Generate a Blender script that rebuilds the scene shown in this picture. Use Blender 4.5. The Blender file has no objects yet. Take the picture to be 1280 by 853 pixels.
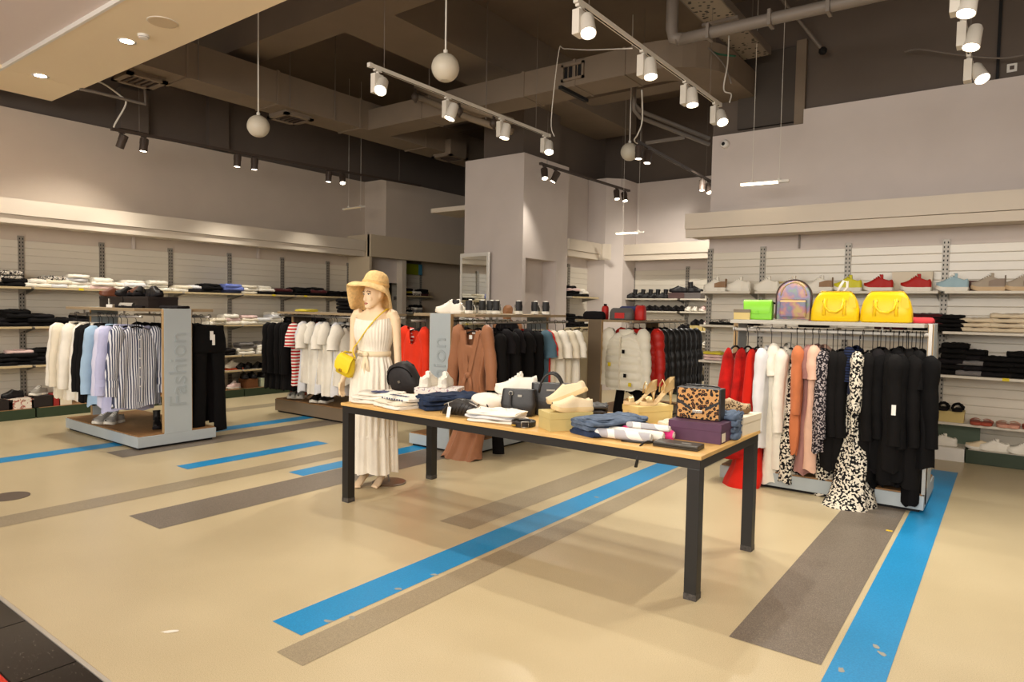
import bpy, bmesh, math, random
from mathutils import Vector, Matrix
from math import pi, sin, cos, radians

# ------------------------------------------------------------------ camera, world, exposure
SC = bpy.context.scene
COL = SC.collection
cam = bpy.data.cameras.new('camera'); camo = bpy.data.objects.new('camera', cam); COL.objects.link(camo)
YAW, PIT, ROL = 0.63974, 0.04765, 0.017357
_f = Vector((-sin(YAW)*cos(PIT), cos(YAW)*cos(PIT), -sin(PIT)))
_r = Vector((cos(YAW), sin(YAW), 0)); _u = _r.cross(_f)
_r2 = _r*cos(ROL)+_u*sin(ROL); _u2 = -_r*sin(ROL)+_u*cos(ROL)
_m = Matrix((_r2, _u2, -_f)).transposed().to_4x4(); _m.translation = Vector((0, 0, 1.55))
camo.matrix_world = _m
cam.sensor_width = 36; cam.lens = 837.23/1280*36; cam.clip_start = .05
SC.camera = camo
wd = bpy.data.worlds.new('world'); SC.world = wd; wd.use_nodes = True
wd.node_tree.nodes['Background'].inputs[0].default_value = (1.0, .95, .89, 1)
wd.node_tree.nodes['Background'].inputs[1].default_value = .6
SC.view_settings.view_transform = 'Standard'; SC.view_settings.look = 'None'
SC.view_settings.exposure = 0.16; SC.view_settings.gamma = 1
SC.cycles.use_denoising = True
SC.cycles.max_bounces = 7; SC.cycles.diffuse_bounces = 4; SC.cycles.transparent_max_bounces = 12
SC.cycles.sample_clamp_indirect = 6

def lamp(name, loc, target, power, size=75, blend=.6, rad=.05, col=(1, .93, .82)):
    l = bpy.data.lights.new(name, 'SPOT'); l.energy = power; l.color = col
    l.spot_size = radians(size); l.spot_blend = blend; l.shadow_soft_size = rad
    o = bpy.data.objects.new(name, l); COL.objects.link(o); o.location = loc
    o.rotation_euler = (Vector(target)-Vector(loc)).to_track_quat('-Z', 'Y').to_euler()
    return o
def area(name, loc, target, power, sx, sy, col=(1, .94, .86)):
    l = bpy.data.lights.new(name, 'AREA'); l.shape = 'RECTANGLE'; l.size = sx; l.size_y = sy; l.energy = power; l.color = col
    o = bpy.data.objects.new(name, l); COL.objects.link(o); o.location = loc
    o.rotation_euler = (Vector(target)-Vector(loc)).to_track_quat('-Z', 'Y').to_euler()
    return o
# unseen fill lamps, added to the shop without any fittings around them
area('front_fill_light', (-1.5, -3.6, 3.2), (-2.4, 5.0, 1.8), 470, 8, 2.4)  # broad fill added behind the camera to brighten surfaces facing it
lamp('storefront_fill_spot', (-4.6, 1.6, 3.75), (-3.3, 4.0, .4), 90, 95, .7, .06)  # this and the next three are added fill spots, no track modelled
lamp('storefront_fill_spot', (-0.9, 1.3, 3.75), (-1.6, 4.2, .4), 90, 95, .7, .06)
lamp('storefront_fill_spot', (-7.4, 1.6, 3.9), (-7.6, 4.0, .3), 110, 95, .7, .06)
lamp('storefront_fill_spot', (1.0, 4.0, 3.75), (-.6, 6.8, .5), 110, 95, .7, .06)
lamp('corner_fill_spot', (-3.95, 10.2, 3.8), (-5.1, 12.2, 1.0), 230, 105, .8, .06)  # hidden spot added to brighten the back corner shelves

# ------------------------------------------------------------------ helpers
def lin(c):
    return tuple((v/255/12.92 if v/255 <= .04045 else ((v/255+.055)/1.055)**2.4) for v in c)
MC = {}
def M(name, rgb, rough=.6, metal=0.0, spec=.4, noise=0, amt=.15, bump=0, bscale=60, emit=0, alpha=1, trans=0, sheen=0):
    if name in MC: return MC[name]
    m = bpy.data.materials.new(name); m.use_nodes = True; MC[name] = m
    nt = m.node_tree; b = nt.nodes['Principled BSDF']
    c = lin(rgb)
    b.inputs['Base Color'].default_value = (*c, 1); b.inputs['Roughness'].default_value = rough
    b.inputs['Metallic'].default_value = metal; b.inputs['Specular IOR Level'].default_value = spec
    if emit:
        b.inputs['Emission Color'].default_value = (*c, 1); b.inputs['Emission Strength'].default_value = emit
    if alpha < 1: b.inputs['Alpha'].default_value = alpha
    if trans: b.inputs['Transmission Weight'].default_value = trans
    if sheen: b.inputs['Sheen Weight'].default_value = sheen
    if noise or bump:
        tc = nt.nodes.new('ShaderNodeTexCoord')
        n = nt.nodes.new('ShaderNodeTexNoise'); nt.links.new(tc.outputs['Object'], n.inputs['Vector'])
        n.inputs['Scale'].default_value = noise or bscale; n.inputs['Detail'].default_value = 4
        if noise:
            r = nt.nodes.new('ShaderNodeValToRGB'); nt.links.new(n.outputs['Fac'], r.inputs['Fac'])
            r.color_ramp.elements[0].position = .3; r.color_ramp.elements[1].position = .7
            r.color_ramp.elements[0].color = (*[v*(1-amt) for v in c], 1); r.color_ramp.elements[1].color = (*[min(1, v*(1+amt)) for v in c], 1)
            nt.links.new(r.outputs['Color'], b.inputs['Base Color'])
        if bump:
            n2 = nt.nodes.new('ShaderNodeTexNoise'); nt.links.new(tc.outputs['Object'], n2.inputs['Vector']); n2.inputs['Scale'].default_value = bscale
            bp = nt.nodes.new('ShaderNodeBump'); bp.inputs['Strength'].default_value = bump; bp.inputs['Distance'].default_value = .01
            nt.links.new(n2.outputs['Fac'], bp.inputs['Height']); nt.links.new(bp.outputs['Normal'], b.inputs['Normal'])
    return m
def node_mat(name, stops, build, rough=.7, spec=.3, const=True):
    """material whose colour is a ramp over the value that build(nt, coord) returns"""
    if name in MC: return MC[name]
    m = bpy.data.materials.new(name); m.use_nodes = True; MC[name] = m
    nt = m.node_tree; b = nt.nodes['Principled BSDF']
    b.inputs['Roughness'].default_value = rough; b.inputs['Specular IOR Level'].default_value = spec
    tc = nt.nodes.new('ShaderNodeTexCoord')
    v = build(nt, tc.outputs['Object'])
    r = nt.nodes.new('ShaderNodeValToRGB'); r.color_ramp.interpolation = 'CONSTANT' if const else 'LINEAR'
    while len(r.color_ramp.elements) < len(stops): r.color_ramp.elements.new(.5)
    for e, (p, c) in zip(r.color_ramp.elements, stops): e.position = p; e.color = (*lin(c), 1)
    nt.links.new(v, r.inputs['Fac']); nt.links.new(r.outputs['Color'], b.inputs['Base Color'])
    return m
def b_wave(scale, axis='X', dist=0.0):
    def f(nt, co):
        w = nt.nodes.new('ShaderNodeTexWave'); w.bands_direction = axis; w.inputs['Scale'].default_value = scale
        w.inputs['Distortion'].default_value = dist; w.inputs['Detail'].default_value = 1
        nt.links.new(co, w.inputs['Vector']); return w.outputs['Fac']
    return f
def b_noise(scale, detail=2):
    def f(nt, co):
        w = nt.nodes.new('ShaderNodeTexNoise'); w.inputs['Scale'].default_value = scale; w.inputs['Detail'].default_value = detail
        nt.links.new(co, w.inputs['Vector']); return w.outputs['Fac']
    return f
def b_vor(scale, feat='F1', warp=0.0):
    def f(nt, co):
        w = nt.nodes.new('ShaderNodeTexVoronoi'); w.inputs['Scale'].default_value = scale; w.feature = feat
        if warp:
            n = nt.nodes.new('ShaderNodeTexNoise'); n.inputs['Scale'].default_value = scale*1.3; nt.links.new(co, n.inputs['Vector'])
            a = nt.nodes.new('ShaderNodeVectorMath'); a.operation = 'MULTIPLY_ADD'; a.inputs[1].default_value = (warp, warp, warp)
            nt.links.new(n.outputs['Color'], a.inputs[0]); nt.links.new(co, a.inputs[2]); co = a.outputs[0]
        nt.links.new(co, w.inputs['Vector']); return w.outputs['Distance']
    return f

KIDS = {}
def setp(o, parent):
    if parent: o.parent = parent; KIDS.setdefault(parent.name, []).append(o)
class MB:
    """collects shapes; build() links them as ONE mesh object"""
    def __init__(s): s.v = []; s.f = []; s.M = None
    def add(s, vs, fs):
        o = len(s.v)
        if s.M: vs = [s.M @ Vector(q) for q in vs]
        s.v += [tuple(q) for q in vs]; s.f += [tuple(i+o for i in q) for q in fs]; return s
    def box(s, x0, x1, y0, y1, z0, z1, ch=0):
        if ch:
            bm = bmesh.new(); bmesh.ops.create_cube(bm, size=1)
            for q in bm.verts: q.co = ((x0+x1)/2+q.co.x*(x1-x0), (y0+y1)/2+q.co.y*(y1-y0), (z0+z1)/2+q.co.z*(z1-z0))
            bmesh.ops.bevel(bm, geom=bm.edges[:], offset=ch, segments=2, affect='EDGES', profile=.6)
            bm.verts.index_update(); s.add([q.co.copy() for q in bm.verts], [[q.index for q in f.verts] for f in bm.faces]); bm.free(); return s
        vs = [(x, y, z) for z in (z0, z1) for y in (y0, y1) for x in (x0, x1)]
        return s.add(vs, [(0, 2, 3, 1), (4, 5, 7, 6), (0, 1, 5, 4), (2, 6, 7, 3), (0, 4, 6, 2), (1, 3, 7, 5)])
    def loft(s, rings, cap0=True, cap1=True, closed=True):
        n = len(rings[0]); vs = [q for r in rings for q in r]; fs = []
        for i in range(len(rings)-1):
            for j in range(n if closed else n-1):
                k = (j+1) % n; fs.append((i*n+j, i*n+k, (i+1)*n+k, (i+1)*n+j))
        if cap0: fs.append(tuple(range(n-1, -1, -1)))
        if cap1: fs.append(tuple((len(rings)-1)*n+j for j in range(n)))
        return s.add(vs, fs)
    def tube(s, path, rad, n=8, caps=True, sq=1.0, side=None):
        P = [Vector(q) for q in path]; m = len(P); rad = rad if isinstance(rad, (list, tuple)) else [rad]*m
        rings = []; up = None
        for i in range(m):
            t = (P[min(i+1, m-1)]-P[max(i-1, 0)]).normalized()
            if up is None: up = Vector(side) if side else (Vector((0, 0, 1)) if abs(t.z) < .9 else Vector((1, 0, 0)))
            a = (up-t*up.dot(t)).normalized(); up = a; b = t.cross(a)
            rings.append([P[i]+a*cos(2*pi*j/n)*rad[i]+b*sin(2*pi*j/n)*rad[i]*sq for j in range(n)])
        return s.loft(rings, caps, caps)
    def cyl(s, p0, p1, r, n=14): return s.tube([p0, p1], r, n)
    def lathe(s, prof, n=20, c=(0, 0, 0), caps=True):
        return s.loft([[(c[0]+r*cos(2*pi*j/n), c[1]+r*sin(2*pi*j/n), c[2]+z) for j in range(n)] for r, z in prof], caps, caps)
    def ball(s, c, r, n=14, sx=1, sy=1, sz=1):
        m = n//2
        return s.loft([[(c[0]+sx*r*sin(pi*(i+.02)/(m+.04))*cos(2*pi*j/n), c[1]+sy*r*sin(pi*(i+.02)/(m+.04))*sin(2*pi*j/n), c[2]-sz*r*cos(pi*(i+.02)/(m+.04))) for j in range(n)] for i in range(m+1)])
    def build(s, name, mat, parent=None, smooth=False, kind=None, ang=None):
        me = bpy.data.meshes.new(name); me.from_pydata(s.v, [], s.f); me.materials.append(mat)
        if smooth:
            me.polygons.foreach_set('use_smooth', [True]*len(me.polygons))
        me.update()
        if smooth and ang: me.set_sharp_from_angle(angle=radians(ang))
        o = bpy.data.objects.new(name, me); COL.objects.link(o)
        setp(o, parent)
        if kind: o['kind'] = kind
        return o
def thing(name, label, cat, loc=(0, 0, 0), rz=0, group=None):
    o = bpy.data.objects.new(name, None); COL.objects.link(o); o.empty_display_size = .05
    o.location = loc; o.rotation_euler = (0, 0, rz); o['label'] = label; o['category'] = cat
    if group: o['group'] = group
    return o
def tag(o, label, cat, group=None):
    o['label'] = label; o['category'] = cat
    if group: o['group'] = group
    return o
def copy_tree(o, parent=None):
    c = o.copy(); COL.objects.link(c); setp(c, parent)
    for ch in KIDS.get(o.name, ()): copy_tree(ch, c)
    return c
PROTO = {}
def place(key, make, name, label, cat, loc, rz=0, group=None, sc=None):
    """first use of a key builds the thing with make(root); later uses copy it and its parts"""
    if key not in PROTO:
        r = thing(name, label, cat, (0, 0, 0)); make(r); PROTO[key] = r
    else:
        r = copy_tree(PROTO[key]); r['label'] = label; r['category'] = cat
        if 'group' in r: del r['group']
    r.location = loc; r.rotation_euler = (0, 0, rz); r.scale = (sc or (1, 1, 1)) if not isinstance(sc, (int, float)) else (sc, sc, sc)
    if group: r['group'] = group
    return r
def struct(name, mb, mat, parent=None, **k):
    return mb.build(name, mat, parent, kind='structure' if not parent else None, **k)
def text(name, s, mat, parent, loc, size, rot, ext=.002, align='CENTER'):
    cu = bpy.data.curves.new(name, 'FONT'); cu.body = s; cu.size = size; cu.extrude = ext; cu.align_x = align; cu.align_y = 'CENTER'
    o = bpy.data.objects.new(name, cu); me = None
    COL.objects.link(o); dg = bpy.context.evaluated_depsgraph_get(); me = bpy.data.meshes.new_from_object(o.evaluated_get(dg))
    bpy.data.objects.remove(o); bpy.data.curves.remove(cu)
    o = bpy.data.objects.new(name, me); me.materials.clear(); me.materials.append(mat); COL.objects.link(o)
    setp(o, parent); o.location = loc; o.rotation_euler = rot
    return o
ORD = ['first', 'second', 'third', 'fourth', 'fifth', 'sixth', 'seventh', 'eighth', 'ninth', 'tenth', 'eleventh', 'twelfth', 'thirteenth', 'fourteenth', 'fifteenth', 'sixteenth', 'seventeenth', 'eighteenth']

# ------------------------------------------------------------------ surface materials
def floor_mat(name, base, spot, scale=260, thr=.56, rough=.32, big=.06):
    m = bpy.data.materials.new(name); m.use_nodes = True; nt = m.node_tree; b = nt.nodes['Principled BSDF']
    tc = nt.nodes.new('ShaderNodeTexCoord'); n = nt.nodes.new('ShaderNodeTexNoise'); n.inputs['Scale'].default_value = scale; n.inputs['Detail'].default_value = 3
    nt.links.new(tc.outputs['Object'], n.inputs['Vector'])
    r = nt.nodes.new('ShaderNodeValToRGB'); r.color_ramp.elements[0].position = thr-.1; r.color_ramp.elements[1].position = thr+.1
    r.color_ramp.elements[0].color = (*lin(base), 1); r.color_ramp.elements[1].color = (*lin(spot), 1); nt.links.new(n.outputs['Fac'], r.inputs['Fac'])
    n2 = nt.nodes.new('ShaderNodeTexNoise'); n2.inputs['Scale'].default_value = 1.3; n2.inputs['Detail'].default_value = 5; nt.links.new(tc.outputs['Object'], n2.inputs['Vector'])
    mx = nt.nodes.new('ShaderNodeMixRGB'); mx.blend_type = 'MULTIPLY'; mx.inputs[0].default_value = 1
    r2 = nt.nodes.new('ShaderNodeValToRGB'); r2.color_ramp.elements[0].position = .3; r2.color_ramp.elements[1].position = .7
    r2.color_ramp.elements[0].color = (1-big*2, 1-big*2.2, 1-big*2.6, 1); r2.color_ramp.elements[1].color = (1, 1, 1, 1)
    nt.links.new(n2.outputs['Fac'], r2.inputs['Fac']); nt.links.new(r.outputs['Color'], mx.inputs[1]); nt.links.new(r2.outputs['Color'], mx.inputs[2])
    nt.links.new(mx.outputs['Color'], b.inputs['Base Color'])
    b.inputs['Specular IOR Level'].default_value = .4
    r3 = nt.nodes.new('ShaderNodeMapRange'); r3.inputs['To Min'].default_value = rough-.07; r3.inputs['To Max'].default_value = rough+.1
    nt.links.new(n2.outputs['Fac'], r3.inputs['Value']); nt.links.new(r3.outputs['Result'], b.inputs['Roughness'])
    return m
m_floor = floor_mat('floor_beige', (204, 188, 152), (178, 162, 127))
m_blue = floor_mat('floor_blue', (30, 144, 202), (24, 132, 190), 120, .5, .38, .05)
m_grey = floor_mat('floor_grey', (106, 96, 85), (142, 131, 117), 230, .55, .4)
m_lgrey = floor_mat('floor_light_grey', (168, 153, 125), (142, 130, 108), 230, .5, .36)
m_wall = M('wall_paint', (212, 201, 194), .8, noise=2, amt=.03)
m_wall_l = M('wall_paint_left', (204, 190, 175), .8, noise=2, amt=.03)
m_cream = M('fascia_cream', (216, 204, 187), .6)
m_slat = M('slat_cream', (220, 212, 196), .26, spec=.5)
m_slatb = M('slat_groove', (120, 112, 98), .7)
m_dark = M('dark_ceiling', (112, 97, 82), .9, noise=1.5, amt=.08)
m_darkw = M('dark_wall', (104, 93, 84), .9, noise=1.5, amt=.06)
m_duct = M('duct_paint', (128, 113, 96), .75, noise=3, amt=.05)
m_pipe = M('pipe_grey', (120, 110, 100), .5)
m_black = M('black', (16, 15, 15), .7)
m_blackm = M('black_metal', (24, 22, 20), .45, spec=.5)
m_white = M('white_lacquer', (232, 228, 220), .4)
m_metal = M('steel', (170, 166, 158), .35, metal=.8)
m_shelf = M('shelf_white', (214, 206, 190), .45)
m_edge = M('shelf_edge', (196, 176, 136), .5)
m_green = M('plinth_green', (48, 62, 42), .5)
m_glow = M('lamp_glow', (255, 240, 215), .5, emit=14)
m_brown = M('lamp_brown', (74, 62, 54), .5)

# ------------------------------------------------------------------ floor
fl = MB().box(-16, 7, 1.17, 16, -.1, 0); floor = struct('floor', fl, m_floor)
def strip(name, x0, x1, y0, y1, mat, z=.0015):
    return MB().add([(x0, y0, z), (x1, y0, z), (x1, y1, z), (x0, y1, z)], [(0, 1, 2, 3)]).build(name, mat, floor)
strip('blue_strip', -2.84, -2.61, 1.89, 7.4, m_blue)
strip('grey_strip', -2.57, -2.38, 1.73, 7.0, m_lgrey)
strip('grey_strip', -3.27, -2.98, 3.55, 6.3, m_lgrey)
strip('grey_strip', -5.08, -4.62, 2.2, 6.4, m_grey)
strip('blue_strip', -5.32, -5.1, 3.71, 6.4, m_blue)
strip('blue_strip', -6.32, -6.11, 3.17, 4.78, m_blue)
strip('grey_strip', -5.74, -5.47, 1.2, 4.9, m_lgrey)
strip('blue_strip', -7.9, -7.66, 1.4, 7.2, m_blue)
strip('grey_strip', -7.42, -7.05, 3.0, 6.6, m_grey)
strip('grey_strip', -1.02, -.61, 3.15, 7.2, m_grey)
strip('blue_strip', -.58, -.36, 1.6, 7.95, m_blue)
strip('grey_strip', -9.3, -9.0, 5.2, 8.6, m_lgrey)
MB().lathe([(.14, 0), (.14, .004), (.13, .006)], 24, (-6.29, 1.83, 0)).build('floor_outlet_cover', M('cover_brown', (92, 78, 66), .5), floor)
# worn white patch and scuffs in the vinyl
rng = random.Random(5)
def patch(cx, cy, r, el, rot, mat, name='worn_patch'):
    n = 11; vs = []
    for i in range(n):
        a = 2*pi*i/n; rr = r*(.7+.5*rng.random()); x = rr*el*cos(a); y = rr*sin(a)
        vs.append((cx+x*cos(rot)-y*sin(rot), cy+x*sin(rot)+y*cos(rot), .0022))
    MB().add(vs, [tuple(range(n))]).build(name, mat, floor)
m_scuff = M('scuff_white', (236, 228, 214), .6); m_scg = M('scuff_grey', (150, 150, 140), .7)
x, y, z = (-3.12, 1.53, 0.0); patch(x, y, .012, 3.2, .9, m_scuff)
for (x, y, z) in [(-2.64, 2.54, 0.0), (-2.62, 2.81, 0.0), (-0.44, 3.49, 0.0), (-0.53, 3.16, 0.0), (-2.7, 4.84, -0.0), (-0.41, 3.43, 0.0), (-2.57, 2.16, 0.0), (-2.63, 2.06, 0.0)]: patch(x, y, .014, 1.8, rng.random()*3, m_scg)
x, y, z = (-0.64, 5.45, 0.0); MB().box(x-.02, x+.02, y-.012, y+.012, .001, .004).build('yellow_sticker', M('sticker_yellow', (226, 190, 40), .6), floor)
# mall passage: black granite border, red tiles beyond
mall = struct('floor_mall', MB().box(-16, 7, -7, 1.16, -.1, -.012), M('mall_floor', (150, 136, 118), .4))
struct('trim_1', MB().box(-16, 7, 1.158, 1.176, -.05, .002), M('metal_strip', (214, 208, 196), .3, metal=.6))
m_tile = node_mat('black_granite', [(0, (24, 20, 18)), (.7, (30, 25, 22)), (.76, (120, 108, 96))], b_noise(90, 1), .16, .5, False)
m_tred = M('red_tile', (196, 44, 24), .25)
for i in range(14):
    x0 = -3.17+.6*(i-8)
    MB().box(x0+.003, x0+.597, .925, 1.156, -.03, 0, .002).build('tile', m_tile, mall)
    MB().box(x0+.003, x0+.597, .33, .92, -.03, 0, .002).build('tile', m_tred, mall)

# ------------------------------------------------------------------ slat walls, uprights, fascias
_sl = {}
def slats(parent, axis, a0, a1, plane, sgn, z0=.17, z1=2.36, h=.0995):
    """horizontal slats of one bay; axis is the direction they run in, sgn where their face looks"""
    key = (axis, round(a1-a0, 3), sgn)
    if key not in _sl:
        w = a1-a0; mb = MB(); t = .014*sgn
        pr = [(0, .001), (.75*t, .001), (t, .009), (t, h-.004), (.7*t, h-.0005), (0, h-.0005)]
        if axis == 'X': mb.loft([[(q, p, z) for p, z in pr] for q in (0, w)])
        else: mb.loft([[(p, q, z) for p, z in pr] for q in (0, w)])
        me = bpy.data.meshes.new('slat'); me.from_pydata(mb.v, [], mb.f); me.materials.append(m_slat); _sl[key] = me
    z = z0
    while z+h <= z1+.01:
        o = bpy.data.objects.new('slat', _sl[key]); COL.objects.link(o); setp(o, parent)
        o.location = (a0, plane, z) if axis == 'X' else (plane, a0, z); z += h
def upright(parent, axis, a, plane, sgn, z0=.12, z1=2.42):
    m = MB(); k = MB(); d0, d1 = sorted((plane, plane+.03*sgn))
    f = plane+.0305*sgn
    e0, e1 = sorted((f, f+.0012*sgn))
    (m.box(a-.035, a+.035, d0, d1, z0, z1) if axis == 'X' else m.box(d0, d1, a-.035, a+.035, z0, z1))
    z = z0+.05
    while z < z1-.03:
        for s in (-.018, .018):
            (k.box(a+s-.006, a+s+.006, e0, e1, z, z+.022) if axis == 'X' else k.box(e0, e1, a+s-.006, a+s+.006, z, z+.022))
        z += .05
    u = m.build('upright', M('upright_grey', (150, 144, 134), .4, metal=.3), parent)
    s = k.build('slot', m_black, u); s['kind'] = 'stuff'
wl = struct('wall_left', MB().box(-10.95, -10.752, -.5, 14, 0, 4.1), m_wall_l)
for a, b in ((1.3, 2.28), (2.34, 3.28), (3.34, 4.28), (4.34, 5.28), (5.34, 6.28), (6.34, 7.31), (7.37, 8.33), (8.39, 8.84)): slats(wl, 'Y', a, b, -10.75, 1)
for a in (2.31, 3.31, 4.31, 5.31, 6.31, 7.34, 8.36, 8.87): upright(wl, 'Y', a, -10.75, 1)
wr = struct('wall_right', MB().box(-3.36, 3.2, 9.002, 9.2, 0, 3.94).box(-2.2, 3.2, 9.002, 9.2, 3.94, 4.12), m_wall)
RB = (-3.33, -2.63, -1.62, -.62, .38, 1.38, 2.38)
for a, b in zip(RB[:-1], RB[1:]): slats(wr, 'X', a+.03, b-.03, 9.0, -1)
for a in RB: upright(wr, 'X', a, 9.0, -1)
wb = struct('wall_back', MB().box(-7.0, -3.2, 12.302, 12.5, 0, 4.1), m_wall)
for a, b in ((-6.1, -5.02), (-4.96, -3.96), (-3.9, -3.4)): slats(wb, 'X', a, b, 12.3, -1)
for a in (-6.12, -4.99, -3.93): upright(wb, 'X', a, 12.3, -1)
wbl = struct('wall_back_left', MB().box(-7.0, -6.752, 10.3, 12.4, 0, 4.1), m_wall)
for a, b in ((10.32, 10.77), (10.83, 11.5)): slats(wbl, 'Y', a, b, -6.75, 1)
upright(wbl, 'Y', 10.8, -6.75, 1); upright(wbl, 'Y', 11.55, -6.75, 1)
def fascia_x(name, x0, x1, yf, yw, z0=2.53, z1=2.84):
    m = MB().box(x0, x1, yf, yf+.06, z0+.11, z1).box(x0, x1, yf+.03, yf+.08, z0, z0+.105).box(x0, x1, yf+.06, yw, z1-.05, z1-.01).box(x0, x1, yf+.08, yw, z0+.02, z0+.05)
    return struct(name, m, m_cream)
def fascia_y(name, y0, y1, xf, xw, z0=2.53, z1=2.84):
    m = MB().box(xf-.06, xf, y0, y1, z0+.11, z1).box(xf-.08, xf-.03, y0, y1, z0, z0+.105).box(xw, xf-.06, y0, y1, z1-.05, z1-.01).box(xw, xf-.08, y0, y1, z0+.02, z0+.05)
    return struct(name, m, m_cream)
fascia_x('trim_2', -3.5, 3.0, 8.47, 9.0)
fascia_y('trim_3', -.5, 8.84, -10.18, -10.75)
fascia_x('trim_4', -6.2, -3.4, 11.8, 12.3)
fascia_y('trim_5', 10.302, 11.5, -6.42, -6.75)
# bracket rods between fascia and slats
for yy in (4.75, 6.85): struct('trim_6', MB().box(-10.74, -10.71, yy-.02, yy+.02, 2.36, 2.56), m_wall)
struct('trim_7', MB().box(-2.2, -2.18, 8.97, 9.0, 2.38, 2.56), M('rod_grey', (140, 132, 122), .5))
# corner column, header, pilaster, passage behind the header
struct('column_corner', MB().loft([[(-6.75, 11.5, z), (-6.36, 11.5, z), (-6.1, 11.76, z), (-6.1, 12.3, z), (-6.75, 12.3, z)] for z in (0, 4.1)]), m_wall)
struct('trim_8', MB().loft([[(-6.75, 11.45, z), (-6.38, 11.45, z), (-6.12, 11.78, z), (-6.12, 12.3, z), (-6.75, 12.3, z)] for z in (2.53, 2.84)]), m_cream)
struct('pilaster', MB().box(-10.75, -10.12, 9.3, 14, 2.95, 4.1), m_wall_l)
struct('trim_9', MB().box(-10.16, -10.06, 8.86, 13.9, 2.53, 2.96).box(-10.75, -10.1, 8.86, 8.92, 0, 2.96).box(-10.75, -10.1, 8.9, 13.9, 2.88, 2.94), M('header_cream', (208, 192, 166), .7))
struct('trim_10', MB().box(-10.5, -10.4, 9.0, 9.92, 2.05, 2.56), m_wall)
struct('door_1', MB().box(-10.7, -10.6, 9.0, 9.9, 0, 2.05), m_black)
struct('trim_11', MB().box(-10.4, -10.24, 9.88, 10.0, 0, 2.6), m_cream)
struct('wall_recess', MB().box(-10.75, -10.66, 10.9, 13.9, 0, 2.9), M('recess_beige', (196, 180, 158), .8))
nb = struct('wall_niche', MB().box(-10.75, -10.7, 10.0, 10.9, 0, 2.9), m_slatb)
slats(nb, 'Y', 10.02, 10.88, -10.7, 1, .3, 2.3); upright(nb, 'Y', 10.88, -10.7, 1, .2, 2.3)
gp = struct('trim_12', MB().box(-10.6, -10.56, 10.0, 10.78, 2.27, 2.5), M('panel_green', (132, 142, 18), .5)); MB().box(-10.6, -10.555, 10.68, 10.79, 2.27, 2.5).build('blue_edge', M('panel_blue', (70, 132, 160), .5), gp)
# pillar with recessed flank, dark shaft above it
struct('pillar', MB().box(-7.72, -6.46, 8.93, 10.3, 2.4, 4.1).box(-7.72, -6.75, 8.93, 10.3, 0, 2.4).box(-6.75, -6.46, 8.93, 9.02, 0, 2.4).box(-6.75, -6.46, 9.95, 10.3, 0, 2.4), m_wall)
struct('pillar_shaft', MB().box(-7.45, -6.6, 9.1, 10.2, 4.1, 5.7), m_darkw)
struct('trim_13', MB().box(-7.55, -6.4, 7.95, 8.9, 3.13, 3.19), m_cream) if False else struct('trim_13', MB().box(-8.6, -7.72, 9.0, 9.75, 3.28, 3.36), m_cream)
# dark upper walls
struct('wall_upper_left', MB().box(-11.1, -10.9, -.5, 14, 4.1, 5.7).box(-10.9, -10.75, 4.6, 5.0, 4.15, 4.75).box(-10.9, -10.8, 6.0, 6.35, 4.15, 5.0), m_darkw)
ur = struct('wall_upper_right', MB().box(-3.4, 3.2, 9.12, 9.3, 3.9, 5.7), m_darkw)
MB().box(-3.05, -2.25, 9.06, 9.12, 4.0, 4.95).build('panel', M('dark_panel', (78, 71, 65), .9), ur)
MB().box(-2.32, -2.2, 9.03, 9.1, 3.95, 5.0).build('post', m_duct, ur)
MB().box(-.25, -.22, 9.08, 9.12, 4.1, 5.7).build('conduit', m_black, ur)
struct('wall_upper_back', MB().box(-11, -3, 14, 14.2, 0, 5.7).box(-7.0, -3.2, 12.4, 12.6, 4.1, 5.7).box(-7.1, -6.9, 10.3, 12.5, 4.1, 5.7), m_darkw)
struct('wall_side', MB().box(3.2, 3.4, 1.2, 9.2, 0, 5.7), m_wall)
# ------------------------------------------------------------------ ceiling
struct('ceiling', MB().box(-11.2, 3.4, 1.4, 14.2, 5.7, 5.9), m_dark)
m_beam = M('beam_paint', (126, 112, 97), .85, noise=2, amt=.05)
struct('beam_1', MB().box(-11, 3.2, 5.15, 5.62, 5.0, 5.7), m_beam)
xa = -6.89; xb = -6.01
struct('beam_2', MB().box(min(xa, xb), max(xa, xb), 5.62, 12, 5.0, 5.7), m_beam)
struct('beam_4', MB().box(-9.5, -3, 9.9, 10.3, 5.1, 5.7), m_beam)
d1 = thing('air_duct', 'long painted air duct running along the dark wall above the shelves', 'duct', group=None)
xl, xr = -8.98, -8.46
MB().box(xl, xr, 3.2, 10.4, 4.4, 4.85).build('duct_body', m_duct, d1)
for yy in (4.4, 5.7, 7.2, 8.7): MB().box(xl-.015, xr+.015, yy, yy+.04, 4.385, 4.865).build('flange', m_duct, d1)
for yy in (3.75, 4.55, 5.9, 6.7): MB().cyl((xr+.02, yy, 4.4), (xr+.02, yy, 5.7), .006, 6).build('hanger_rod', m_pipe, d1)
d2 = thing('air_duct', 'wide painted air duct crossing above the white tracks with a vent grille', 'duct')
y0, y1 = 7.38, 7.85
MB().box(xr, -3.65, y0, y1, 4.4, 4.72).build('duct_body', m_duct, d2)
m = MB().loft([[(-2.95+.0+q*cos(a)-0, y1+.0-(y1-y0)+.5-(.5)*1.0+q*0, z) for q in (0,)] for a in (0,) for z in (0,)] or [], False, False) if False else MB()
R0 = .35; R1 = R0+(y1-y0); rings = []
for k in range(9):
    a = -pi/2+pi/2*k/8; cx, cy = -3.65, y1+R0
    rings.append([(cx+R1*cos(a), cy+R1*sin(a), 4.4), (cx+R0*cos(a), cy+R0*sin(a), 4.4), (cx+R0*cos(a), cy+R0*sin(a), 4.72), (cx+R1*cos(a), cy+R1*sin(a), 4.72)])
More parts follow.
